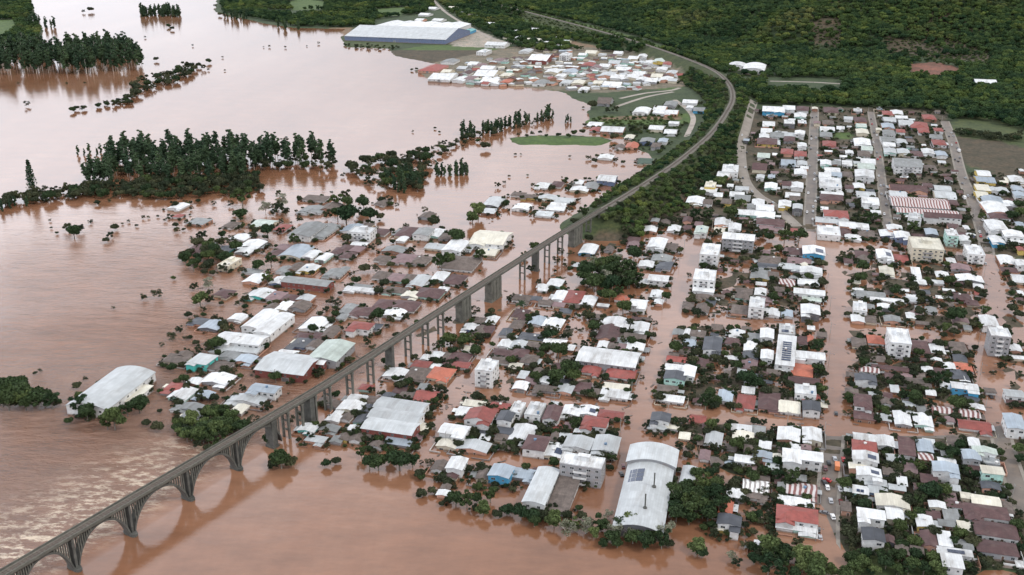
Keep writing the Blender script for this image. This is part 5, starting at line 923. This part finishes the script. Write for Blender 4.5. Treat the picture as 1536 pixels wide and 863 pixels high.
# ---------------------------------------------------------------- put them in the scene
TN = {'b': 'dark green', 'l': 'bright green', 'e': 'tall slender eucalyptus', 'w': 'thin half-bare', 'p': 'palm', 'c': 'tall pointed conifer'}
NAMES = {'b': ('broadleaf_tree','tree'), 'l': ('bright_leaved_tree','tree'), 'e': ('eucalyptus_tree','eucalyptus'), 'w': ('half_bare_tree','tree'), 'p': ('palm_tree','palm'), 'c': ('conifer','conifer')}
protos = {}
for e in entries + mixl:
    if e[0] in 'blw' and e[4] > 1.5 and -1 < street_d(e[1], e[2]) < .4*e[4]: e[4] *= .75
def place_tree(e, group):
    k, X, Y, g, s, px, py, r = e[:8]; v = random.randrange(len(TREES[k])); cr, tr = TREES[k][v]
    nm, cat = NAMES[k]; root = obj(nm, None, loc=(X, Y, g - .1), rz=random.uniform(0, 6.28)); root['category'] = cat; root['group'] = group
    sxy = s*random.uniform(.92, 1.08); root.scale = (sxy, sxy, s*random.uniform(.88, 1.1)) if k != 'e' else (s*1.25, s*1.25, s)
    obj('crown' if k != 'p' else 'fronds', cr, root); obj('trunk', tr, root)
    sz = 'small ' if r < 4.5 else ('large ' if r > 12 else '')
    look = f"{sz}{TN[k]}" + ('' if k in 'epc' else ' tree')
    if k == 'p': look = f'{sz}palm tree'
    if len(e) > 8: root['label'] = f'tall slender dark tree standing in flood water, {e[8]}'; root['group'] = 'slender trees, ' + e[8]; return
    DEFER.append((root, look, px, py, 'tree'))
bt = sorted(entries + mixl, key=lambda e: -e[7])
ind = [e for e in bt if -25 < e[5] < 1561 and -20 < e[6] < 890]
for e in ind[:300]: place_tree(e, 'trees standing in and around the flooded town' if e[0] not in 'wp' else 'thin trees in the flood')
rest = [e for e in bt if not any(e is q for q in ind[:300])] + yard
es = sorted(euc, key=lambda e: -e[7]); es = [e for e in es if -20 < e[5] < 1556]
for e in es[:300]: place_tree(e, 'tall slender trees of the flooded groves')
EREST = es[300:]
# mass vegetation by geometry nodes: points that carry a size, instanced with the crown meshes
def variants(name, meshes):
    c = bpy.data.collections.new(name)
    for k, me_ in enumerate(meshes):
        o = bpy.data.objects.new(f'{name}_leafage', me_); c.objects.link(o)
    return c
def with_mat(me_, mat): m2 = me_.copy(); m2.materials.clear(); m2.materials.append(mat); return m2
VC = variants('wood_kinds', [with_mat(TREES['b'][k][0], LEAF['f']) for k in (0, 1, 2, 3, 4, 5, 7)] + [with_mat(TREES['l'][0][0], LEAF['f'])])
VC4 = variants('slender_kinds', [TREES['e'][k][0] for k in range(4)])
VC2 = variants('yard_kinds', [with_mat(TREES['b'][k][0], LEAF['y']) for k in (0, 2, 5, 6)] + [with_mat(TREES['w'][0][0], LEAF['y']), TREES['b'][4][0]])
VC5 = variants('bank_kinds', [with_mat(TREES['b'][k][0], LEAF['f']) for k in range(3)] + [TREES['l'][0][0], TREES['l'][1][0], with_mat(TREES['w'][0][0], LEAF['y'])])
VC3 = variants('scrub_kinds', [TREES['l'][k][0] for k in range(3)] + [TREES['b'][0][0]])
def mass(name, pts, coll, label, cat, zs=1.0):
    n_ = len(pts); me = bpy.data.meshes.new(name); me.vertices.add(n_); me.vertices.foreach_set('co', (pts[:, :3] - np.array([0, 0, .25])*pts[:, 3:4]).astype(np.float32).ravel())
    a = me.attributes.new('size', 'FLOAT', 'POINT'); a.data.foreach_set('value', pts[:, 3].astype(np.float32)); me.update()
    o = obj(name, me); tag(o, label, cat, kind='stuff')
    ng = bpy.data.node_groups.new(name, 'GeometryNodeTree'); ng.interface.new_socket('Geometry', in_out='INPUT', socket_type='NodeSocketGeometry'); ng.interface.new_socket('Geometry', in_out='OUTPUT', socket_type='NodeSocketGeometry')
    q = ng.nodes; gi = q.new('NodeGroupInput'); go = q.new('NodeGroupOutput'); ip = q.new('GeometryNodeInstanceOnPoints'); ci = q.new('GeometryNodeCollectionInfo')
    ci.inputs['Collection'].default_value = coll; ci.inputs['Separate Children'].default_value = True; ci.inputs['Reset Children'].default_value = True
    ip.inputs['Pick Instance'].default_value = True
    rv = q.new('FunctionNodeRandomValue'); rv.data_type = 'FLOAT_VECTOR'; rv.inputs[0].default_value = (0,0,0); rv.inputs[1].default_value = (0,0,6.28)
    na = q.new('GeometryNodeInputNamedAttribute'); na.data_type = 'FLOAT'; na.inputs['Name'].default_value = 'size'
    cb = q.new('ShaderNodeCombineXYZ'); mz = q.new('ShaderNodeMath'); mz.operation = 'MULTIPLY'; mz.inputs[1].default_value = zs
    l_ = ng.links; l_.new(gi.outputs[0], ip.inputs['Points']); l_.new(ci.outputs[0], ip.inputs['Instance']); l_.new(rv.outputs[0], ip.inputs['Rotation'])
    l_.new(na.outputs[0], cb.inputs[0]); l_.new(na.outputs[0], cb.inputs[1]); l_.new(na.outputs[0], mz.inputs[0]); l_.new(mz.outputs[0], cb.inputs[2]); l_.new(cb.outputs[0], ip.inputs['Scale']); l_.new(ip.outputs[0], go.inputs[0])
    md = o.modifiers.new('growth', 'NODES'); md.node_group = ng; return o
print('hill', len(HILL), 'bank', len(BANK), 'river', len(RIVER), 'rest', len(rest), 'euc', len(euc), 'trees', len(entries), 'mix', len(mixl))
mass('hillside_wood', HILL, VC, 'dense dark wood covering the hillside beyond the town', 'wood')
mass('railway_bank_wood', BANK, VC5, 'green thicket covering both slopes of the railway bank', 'thicket')
mass('river_bank_wood', RIVER, VC, 'dark wood along the far river bank and railway fields', 'wood')
mass('hillside_scrub', SCRUB, VC3, 'low olive scrub on open slopes', 'scrub', .7)
ra = np.array([[e[1], e[2], e[3], e[4]] for e in rest if e[0] in 'blwp'])
mass('yard_greenery', ra, VC2, 'small bushes and yard trees among the houses', 'greenery')
if EREST: mass('slender_grove', np.array([[e[1], e[2], e[3], e[4]*1.05] for e in EREST]), VC4, 'dense mass of slender trees inside the upper left grove', 'grove')
sh = []
rs_ = random.Random(77)
for b in NB:
    if b['px'] < 640 and b['py'] < 140 or b['py'] < 120: continue
    for _ in range(int((6 + b['area']/58)*(.55 if b['px'] < 900 - (b['py']-300) else 1) + (5 if b['py'] < 345 else 0))):
        a = rs_.uniform(0, 6.28); q = rs_.uniform(1.0, 6.5); X = b['X'] + math.cos(a)*(b['W']/2+q); Y = b['Y'] + math.sin(a)*(b['D']/2+q)
        dd = (np.hypot(blob_pts[:,0]-X, blob_pts[:,1]-Y) - blob_pts[:,2]*.72).min()
        if dd < 0 or street_d(X, Y) < 2.2 or rail_d(X, Y) < 5: continue
        sh.append((X, Y, max(0, float(Gs(X, Y))) - .1, rs_.choice((.7, .9, 1.2, 1.5, 1.9, 2.4))))
mass('garden_shrubs', np.array(sh), VC2, 'hedges and garden shrubs rising from the flood between houses', 'shrubs')
# bushes lining the flooded street edges
# ---------------------------------------------------------------- viaduct
vw = cr_spline(rail_w[:BR_N+1], 6)
seg = np.hypot(*(vw[1:]-vw[:-1]).T); cum = np.concatenate([[0], np.cumsum(seg)])
def at(s):
    i = int(np.clip(np.searchsorted(cum, s) - 1, 0, len(vw)-2)); t = (s - cum[i])/max(seg[i], 1e-6); p = vw[i] + (vw[i+1]-vw[i])*t; d = (vw[i+1]-vw[i])/seg[i]; return p, d
def s_of(px, py, z):
    p = np.array(Pz(px, py, z)); best = None
    for i in range(len(vw)-1):
        e = vw[i+1]-vw[i]; t = np.clip(((p-vw[i])@e)/(e@e), 0, 1); d = np.hypot(*(p - vw[i]-e*t))
        if best is None or d < best[0]: best = (d, cum[i]+t*seg[i])
    return best[1]
va = obj('railway_viaduct', None, loc=(vw[0][0], vw[0][1], 0)); tag(va, 'long weathered concrete railway viaduct crossing the flooded river and town', 'viaduct')
o0 = np.array([vw[0][0], vw[0][1], 0])
def sweep(prof, path, mat, name, parent, z=0, step=1, org=o0):
    b = MB(); n = len(prof); V = []
    for i, p in enumerate(path):
        t = path[min(i+1, len(path)-1)] - path[max(i-1, 0)]; t = t/np.hypot(*t); nn = np.array([-t[1], t[0]])
        for a, zz in prof: q = p + nn*a; V.append((q[0]-org[0], q[1]-org[1], zz + z))
    F = [(i*n+k, i*n+(k+1) % n, (i+1)*n+(k+1) % n, (i+1)*n+k) for i in range(len(path)-1) for k in range(n)] + [tuple(range(n))[::-1], tuple((len(path)-1)*n+k for k in range(n))]
    return obj(name, mesh(name, V, F, mat), parent)
sweep([(-2.0,-1.25),(2.0,-1.25),(2.55,-.55),(2.55,-.3),(-2.55,-.3),(-2.55,-.55)], vw, M['concrete'], 'deck', va, RAILZ)
for s in (-1, 1): sweep([(s*2.4-.1,-.3),(s*2.4+.1,-.3),(s*2.4+.1,.7),(s*2.4-.1,.7)], vw, M['concrete'], 'parapet', va, RAILZ)
allr = np.vstack([vw, rail_emb[1:]])
sweep([(-2.28,-.3),(2.28,-.3),(1.9,.02),(-1.9,.02)], vw, M['ballast'], 'ballast', va, RAILZ)
trk = obj('railway_track', None, loc=(rail_emb[0][0], rail_emb[0][1], 0)); tag(trk, 'railway line curving along the wooded bank beyond the viaduct', 'railway')
sweep([(-3.6,-.6),(3.6,-.6),(2.6,.02),(-2.6,.02)], rail_emb, M['ballast'], 'ballast', trk, RAILZ, org=(rail_emb[0][0], rail_emb[0][1]))
for path, par, org in ((vw, va, o0), (rail_emb, trk, (rail_emb[0][0], rail_emb[0][1]))):
    for s in (-.55, .55): sweep([(s-.06,.14),(s+.06,.14),(s+.06,.3),(s-.06,.3)], path, M['rail'], 'rail', par, RAILZ, org=org)
    b = MB(); c_ = np.concatenate([[0], np.cumsum(np.hypot(*(path[1:]-path[:-1]).T))])
    for s in np.arange(0, min(c_[-1], 900), 1.6):
        i = min(int(np.searchsorted(c_, s, 'right')-1), len(path)-2); t = (s-c_[i])/(c_[i+1]-c_[i]); p = path[i]+(path[i+1]-path[i])*t; d = path[i+1]-path[i]; a = math.atan2(d[1], d[0])
        g = MB(); g.box(-.16, .16, -1.1, 1.1, .0, .14); b.xf(Matrix.Translation((p[0]-org[0], p[1]-org[1], RAILZ)) @ Matrix.Rotation(a, 4, 'Z'), g)
    tag(obj('sleepers', b.me('sleepers', M['sleeper']), par), kind='stuff')
def vpart(name, mb, s, mat, z=0):
    p, d = at(s); o = obj(name, mb.me(name, mat), va, (p[0]-o0[0], p[1]-o0[1], z), math.atan2(d[1], d[0])); return o
piers = [s_of(x, y, 0) for x, y in [(12,900),(102,848),(187,797),(270,743),(342,698)]]
# the river spans: open-spandrel arches between low piers
for i, s in enumerate(piers):
    b = MB(); b.box(-1.5, 1.5, -2.3, 2.3, -3, 1.5); b.cyl(0, -2.4, -3, 1.2, 1.4, 10); b.cyl(0, 2.4, -3, 1.2, 1.4, 10); vpart('river_pier', b, s, M['dark_concrete'])
    b = MB(); b.box(-.55, .55, -1.9, 1.9, 1.5, RAILZ-1.25); vpart('pier_wall', b, s, M['dark_concrete'])
ends = piers + [s_of(404, 655, 0)]
prev = [2*piers[0]-piers[1]] + piers
for a, bnd in zip([prev[0]] + piers, ends):
    if bnd - a < 5: continue
    Lh = (bnd - a)/2 - 1.3; mid = (a+bnd)/2; n = 22; zc = RAILZ - 2.0; zs = .8
    f = lambda u: zs + (zc - zs)*max(0, 1-abs(u/Lh)**2.25)**.75
    us = [-Lh + 2*Lh*k/n for k in range(n+1)]
    prof = [(u, f(u)) for u in us] + [(u*1.02, f(u) + .65 + .8*abs(u/Lh)) for u in reversed(us)]
    g = MB()
    for k in range(n):      # one ring, segment by segment
        g.prism([prof[k], prof[k+1], prof[2*n-k], prof[2*n+1-k]], 'y', -1.8, 1.8)
    vpart('arch', g, mid, M['dark_concrete'])
    for k in range(1, 9):
        for sg in (-1, 1):
            u = sg*Lh*(1.0 - k*.085); zt = f(u) + .7
            if RAILZ - 1.5 - zt < .7: continue
            g = MB(); g.box(u-.2, u+.2, -1.85, -1.35, zt, RAILZ-1.25); g.box(u-.2, u+.2, 1.35, 1.85, zt, RAILZ-1.25); g.box(u-.18, u+.18, -1.35, 1.35, RAILZ-2.0, RAILZ-1.27); vpart('spandrel_column', g, mid, M['concrete'])
# land spans: paired slender shafts, a few solid ones, and the tall blocks
SH = [(428,640),(449,628),(470,617),(492,603),(524,583),(555,563),(611,528),(638,508),(661,490),(783,432),(821,392),(840,380),(883,352),(896,345)]
SOL = [(406,655,1.6),(463,622,1.6),(584,545,1.2),(803,408,1.4)]
BLK = [(695,478,11),(740,450,14),(863,369,14)]
def cs(px): # position along the deck under a given image column
    best = min(range(400), key=lambda k: abs(proj(*at(cum[-1]*k/399)[0], RAILZ-8)[0] - px)); return cum[-1]*best/399
for px, py in SH:
    b = MB(); 
    for yy in (-1.9, 1.9): b.box(-.55, .55, yy-.5, yy+.5, -3, RAILZ-1.25)
    for zz in (4.5, 9.5): b.box(-.35, .35, -1.4, 1.4, zz, zz+.6)
    b.box(-.9, .9, -2.6, 2.6, RAILZ-2.2, RAILZ-1.27); vpart('pier', b, cs(px), M['concrete'])
for px, py, hw in SOL:
    b = MB(); b.box(-hw, hw, -2.4, 2.4, -3, RAILZ-1.27); b.box(-hw-.4, hw+.4, -2.8, 2.8, -3, 1.2); vpart('pier', b, cs(px), M['dark_concrete'])
for px, py, ln in BLK:
    b = MB(); b.box(-ln/2, ln/2, -2.6, 2.6, -3, RAILZ-1.27); b.box(-ln/2-.3, ln/2+.3, -2.9, 2.9, -3, 1.5)
    for k in range(3): b.box(-ln/2+ln*(k+.5)/3-.3, -ln/2+ln*(k+.5)/3+.3, -2.85, -2.6, 1.5, RAILZ-1.6)
    vpart('block_pier', b, cs(px), M['concrete'])
b = MB(); b.box(-9, 3, -3.2, 3.2, -3, RAILZ-1.4); b.prism([(-9,-3),(14,-3),(14,RAILZ-.8),(-9,RAILZ-1.4)], 'y', -3.6, -3.2); b.prism([(-9,-3),(14,-3),(14,RAILZ-.8),(-9,RAILZ-1.4)], 'y', 3.2, 3.6); vpart('abutment', b, cum[-1]-1, M['concrete'])
# refuge platforms with little railings on the river spans
for k in range(12):
    s = 20 + k*26
    g = MB(); g.box(-1, 1, 2.5, 3.6, -.45, -.3); g.box(-1, 1, 3.5, 3.6, .5, .6); 
    for x in (-.95, .95): g.box(x-.05, x+.05, 3.5, 3.6, -.3, .5)
    vpart('refuge', g, s, M['concrete'], RAILZ)
# ---------------------------------------------------------------- lamp and utility poles
def pole_mesh():
    b = MB(); b.cyl(0, 0, -2.5, 9.0, .16, 7, 0, .1); b.box(-1.1, 1.1, -.06, .06, 8.2, 8.35, 0)
    for x in (-1, -.4, .4, 1): b.cyl(x, 0, 8.35, 8.6, .06, 5, 0)
    return b.me('utility_pole', M['pole'])
PM = pole_mesh(); ab = MB(); ab.box(-.05, .05, -2.2, 0, 7.6, 7.7); ab.box(-.18, .18, -2.7, -2.1, 7.55, 7.72); AM = ab.me('lamp_arm', M['steel'])
for k, step in (('S1', 45), ('S4', 45), ('S5', 42), ('S7', 42), ('C2', 60), ('C3', 60), ('S8', 45), ('S3', 60), ('C1', 70)):
    path, wd = SW[k]; c_ = np.concatenate([[0], np.cumsum(np.hypot(*(path[1:]-path[:-1]).T))])
    for s in np.arange(15, c_[-1]-5, step):
        i = min(int(np.searchsorted(c_, s, 'right')-1), len(path)-2); t = (s-c_[i])/(c_[i+1]-c_[i]); p = path[i]+(path[i+1]-path[i])*t; d = path[i+1]-path[i]; d /= np.hypot(*d); nn = np.array([d[1], -d[0]])
        p = p + nn*(wd/2+.9); q = proj(p[0], p[1], 5)
        if not (0 < q[0] < 1536 and 0 < q[1] < 863): continue
        r = obj('utility_pole', None, loc=(p[0], p[1], max(-2, float(Gs(*p)))), rz=math.atan2(d[1], d[0])+math.pi/2 + math.pi/2); r['category'] = 'utility pole'; r['group'] = 'utility poles along the streets'
        if float(Gs(*p)) < 0: r.location.z = -1.2
        obj('post', PM, r); obj('lamp_arm', AM, r); DEFER.append((r, 'grey concrete street pole', q[0], q[1], 'pole'))
# ---------------------------------------------------------------- vehicles
def paint(name, c):
    m, n, l, b = newmat(name); b.inputs['Base Color'].default_value = (*c, 1); b.inputs['Roughness'].default_value = .3; b.inputs['Coat Weight'].default_value = .5; return m
PAINT = {'white': paint('white_paint', (.7,.7,.7)), 'red': paint('red_paint', (.45,.03,.03)), 'silver': paint('silver_paint', (.4,.41,.43)), 'dark red': paint('dark_red_paint', (.13,.02,.02)), 'black': paint('black_paint', (.02,.02,.022)), 'orange': paint('orange_paint', (.62,.2,.07)), 'grey': paint('grey_paint', (.15,.15,.16))}
def car(colr, truck=False):
    r = obj('box_truck' if truck else 'parked_car', None)
    b = MB(); Lc, Wc = (3.2, 1.05) if truck else (2.1, .86)
    if truck:
        b.box(-3.2, 1.5, -1.1, 1.1, .75, 3.0); b.prism([(1.6,.5),(3.2,.5),(3.2,1.3),(2.9,2.2),(1.6,2.2)], 'y', -1.0, 1.0)
    else:
        b.prism([(-2.1,.35),(2.1,.35),(2.15,.62),(1.95,.86),(1.15,.95),(-1.7,1.0),(-2.1,.92)], 'y', -.86, .86)
        b.prism([(-1.65,.98),(1.1,.95),(.45,1.42),(-1.25,1.45)], 'y', -.74, .74)
    obj('body', b.me('body', PAINT[colr]), r)
    g = MB()
    if truck: g.box(2.95, 3.06, -.85, .85, 1.45, 2.05)
    else:
        g.add([(1.13,-.68,.985),(1.13,.68,.985),(.52,.64,1.40),(.52,-.64,1.40)], [(0,1,2,3)]); g.add([(-1.68,-.68,1.02),(-1.68,.68,1.02),(-1.31,.64,1.41),(-1.31,-.64,1.41)], [(3,2,1,0)])
        for s in (-1, 1): g.add([(-1.4,s*.75,1.03),(.85,s*.75,1.02),(.4,s*.75,1.36),(-1.15,s*.75,1.38)], [(0,1,2,3)])
    obj('window', g.me('window', M['glass']), r)
    for x in ((-2.2, 2.4) if truck else (-1.3, 1.35)):
        for s in (-1, 1):
            wv = MB(); n = 12; rr = .45 if truck else .32; y0 = s*(Wc+.02); y1 = s*(Wc-.2)
            wv.add([(x+rr*math.cos(6.283*i/n), y, rr+rr*math.sin(6.283*i/n)) for y in (y0, y1) for i in range(n)], [tuple(range(n)), tuple(range(2*n-1, n-1, -1))] + [(i, (i+1) % n, (i+1) % n+n, i+n) for i in range(n)])
            obj('wheel', wv.me('wheel', M['tyre']), r)
    r['category'] = 'truck' if truck else 'car'; r['group'] = 'vehicles on the streets'; return r
CP = {}
def put_car(px, py, colr, rz=None, truck=False):
    k = (colr, truck)
    if k not in CP: CP[k] = car(colr, truck); r = CP[k]
    else:
        s = CP[k]; r = s.copy(); link(r)
        for ch in s.children: c = ch.copy(); link(c); c.parent = r
    X, Y, g = PG(px, py); r.location = (X, Y, float(Gs(X, Y))+.07 if Gs(X, Y) > 0 else -.35); r.rotation_euler = (0, 0, math.pi/2 - GA + (rz or 0))
    DEFER.append((r, f"{colr} parked {'truck' if truck else 'car'}", px, py, 'car'))
for c in [(1265,691,'red',.1),(1255,703,'orange',0,True),(1240,722,'red',1.1),(1241,733,'white',.1),(1260,735,'white',.1),(1246,753,'silver',.1),(1261,755,'dark red',.1),(1249,777,'white',.2),(1243,696,'black',.1),(1238,704,'dark red',0),(1236,770,'grey',1.4),(1230,807,'silver',.1),(1228,795,'grey',0),
          (1446,299,'white',.1,True),(1254,621,'black',0),(1438,228,'white',.1,True),(1219,330,'white',0),(1223,303,'white',0),(1214,250,'silver',0),(1226,230,'white',0),(1217,205,'black',0),(1225,265,'grey',0),(1427,200,'white',0),(1430,205,'silver',.1),(1437,243,'black',.1),(1469,349,'white',.1),(1510,655,'white',.1),(1478,396,'silver',0),(1310,215,'white',0),(1318,265,'white',0),(1322,292,'silver',0),(1227,300,'silver',.1),(1486,596,'black',.2),(1311,200,'grey',0),(1252,690,'silver',.1),(1236,725,'black',.3),(1434,215,'red',0),(1448,268,'silver',.1),(1120,230,'black',0),(1118,252,'white',0),(963,250+458,'white',.3),(935,700,'dark red',.2),(932,712,'black',.4)]:
    put_car(*c)
rsc = random.Random(31)
for k, lo, hi in (('S1', .02, .3), ('S3', .05, .95), ('S4', .05, .42), ('S2', .1, .9)):
    path, wd = SW[k]; m_ = len(path)
    for _ in range({'S1': 16, 'S3': 12, 'S4': 16, 'S2': 5}[k]):
        f_ = rsc.uniform(lo, hi)*(m_-2); i = int(f_); p = path[i]+(path[i+1]-path[i])*(f_-i); d = path[i+1]-path[i]; d /= np.hypot(*d); nn = np.array([d[1], -d[0]]); p = p + nn*rsc.choice((-1, 1))*(wd/2-1.3)
        q = proj(p[0], p[1], float(Gs(*p))); 
        if Gs(*p) < .6 or min([math.hypot(q[0]-d_[2], (q[1]-d_[3])*1.5) for d_ in DEFER if d_[4] == 'car']) < 4: continue
        put_car(q[0], q[1], rsc.choice(('white', 'silver', 'black', 'grey', 'white', 'red')), math.atan2(d[1], d[0]) - math.pi/2 + GA)
# floating debris
b = MB(); rs = random.Random(5)
for _ in range(420):
    poly = rs.choice([(1264,380,1500,640),(700,420,960,690),(300,320,760,560),(880,360,1240,640),(640,560,760,700)]); x, y = rs.uniform(poly[0], poly[2]), rs.uniform(poly[1], poly[3])
    X, Y = Pz(x, y)
    if Gs(X, Y) > -.2: continue
    g = MB(); l_ = rs.uniform(.4, 2.2); g.box(-l_, l_, -rs.uniform(.15, .7), rs.uniform(.15, .7), -.1, rs.uniform(.08, .3)); b.xf(Matrix.Translation((X, Y, 0)) @ Matrix.Rotation(rs.uniform(0, 6), 4, 'Z'), g)
tag(obj('floating_debris', b.me('floating_debris', ROOF['n'])), 'scattered brown debris drifting on the flood', 'debris', kind='stuff')
# ---------------------------------------------------------------- labels: each thing is told apart by its look and by a landmark beside it
LMK = [("arched hall with flues",968,725),("grey apartment block",875,700),("red-roofed double house",1195,775),("grey-walled five-storey tower",1500,505),("white tower with balconies",1348,510),
 ("cream four-storey block",1389,372),("striped factory sheds",1380,305),("solar-panelled long building",1180,530),("riverside barrel hall",168,585),("twin white barrel halls",400,482),("red-walled long shed",461,424),
 ("red-walled viaduct shed",433,545),("large cream-roofed shed",737,358),("three-bay warehouse",598,622),("white left tower",728,552),("wide pale warehouse",912,536),("wooded patch",915,410),
 ("long four-storey flats",1108,358),("blue-based warehouse",1160,165),("viaduct abutment",900,325),("riverside factory",610,50),("green river strip",840,210),("white hangars below the hill",1120,102),("brown hillside field",1490,225),
 ("maroon bungalows",1495,800),("parked cars",1245,715),("long blue-grey roof",1522,632),("central eucalyptus grove",330,245),("turquoise-walled house",304,540),("red mid-river house",238,355),("upper left grove",110,95),
 ("pair of stacked white flats",1060,400),("bright orange-roofed house",1203,560),("pale box house",1246,274),("round tree in the right block",1433,470),("tall conifer",50,271),("willows by the arched hall",870,790),("salmon house at the bank",1090,760),
 ("red-roofed pair",930,562),("first river arch",150,800),("middle viaduct piers",620,520),("tree island",590,265),("red settlement building",812,87),("lone house in the water",150,315)]
ORD = ['nearest', 'second nearest', 'third nearest', 'fourth nearest', 'fifth nearest', 'sixth nearest', 'seventh nearest', 'eighth nearest', 'ninth nearest', 'tenth nearest', 'eleventh nearest', 'twelfth nearest'] + [f'{n}th nearest' for n in range(13, 300)]
FIX = [(875,692,'grey weathered four-storey apartment block beside the long arched hall','building'),(1195,771,'white two-storey house with broken red hipped roof at the bottom street','building'),
 (1499,499,'tall grey-walled five-storey tower beside the right street','building'),(1348,504,'white four-storey tower with front balconies in the right block','building'),(1389,365,'wide cream four-storey block at the flooded crossing','building'),
 (1378,304,'very long maroon-and-white striped factory shed, upper one of the pair','building'),(1390,318,'long maroon-and-white striped factory shed, lower one of the pair','building'),(1179,528,'long white building carrying rows of solar panels','building'),
 (169,582,'lone white barrel-roofed hall standing in the river at left','building'),(390.5,479,'left one of the twin white barrel halls','building'),(411,486,'right one of the twin white barrel halls','building'),(461,422,'long grey shed with red walls in the left town','building'),
 (433,545,'wide grey shed with red walls beside the viaduct','building'),(497,526,'pale green gabled shed with blue walls beside the viaduct','building'),(737,356,'largest cream-roofed shed at the edge of the left town','building'),
 (602,608,'upper bay of the three-bay pale warehouse','building'),(594,623,'middle bay of the three-bay pale warehouse','building'),(586,639,'red-walled lowest bay of the three-bay pale warehouse','building'),(730,549,'white four-storey tower rising from the flood right of the viaduct','building'),
 (913,535,'very wide pale warehouse facing the middle flooded street','building'),(1108,355,'long four-storey flats with grey walls and white roof','building'),(1066,375,'upper of the two stacked white four-storey flats','building'),(1057,413,'lower of the two stacked white four-storey flats','building'),
 (1161,164,'white warehouse with bright blue walls at the far end of town','building'),(613,50,'enormous pale factory with blue walls on the far river bank','building'),(1201,555,'bright orange hipped house beside the solar-panelled building','building'),
 (1521,633,'very long blue-grey gabled roof at the right edge of the picture','building'),(50,271,'tall pointed conifer alone on the left river bank','tree'),(812,86,'large red-walled building in the far settlement','building')]
used = set(); done = set()
for fx, fy, lab, fam in FIX:
    c = min((d for d in DEFER if d[4] == fam and d[0].name not in done), key=lambda d: math.hypot(d[2]-fx, d[3]-fy))
    if math.hypot(c[2]-fx, c[3]-fy) < 9: c[0]['label'] = lab; done.add(c[0].name); used.add(lab)
buckets = {}
for d in DEFER:
    if d[0].name in done: continue
    lm = min(LMK, key=lambda m: math.hypot(m[1]-d[2], (m[2]-d[3])*1.3) + (999 if math.hypot(m[1]-d[2], m[2]-d[3]) < 2 else 0)); dx, dy = d[2]-lm[1], (d[3]-lm[2])*1.5
    way = ('right of' if dx > 0 else 'left of') if abs(dx) > abs(dy) else ('in front of' if dy > 0 else 'beyond')
    buckets.setdefault((d[1], way, lm[0]), []).append((math.hypot(dx, dy), d[0]))
for (look, way, lm), lst in buckets.items():
    for r, (_, o) in enumerate(sorted(lst, key=lambda q: q[0])):
        o['label'] = f"{look}, {way} the {lm}" if len(lst) == 1 else f"{look}, {ORD[r]} {way} the {lm}"
# cycles: enough bounces for sky light between roofs, no more
sc.cycles.max_bounces = 6; sc.cycles.diffuse_bounces = 3; sc.cycles.glossy_bounces = 3; sc.cycles.transparent_max_bounces = 4
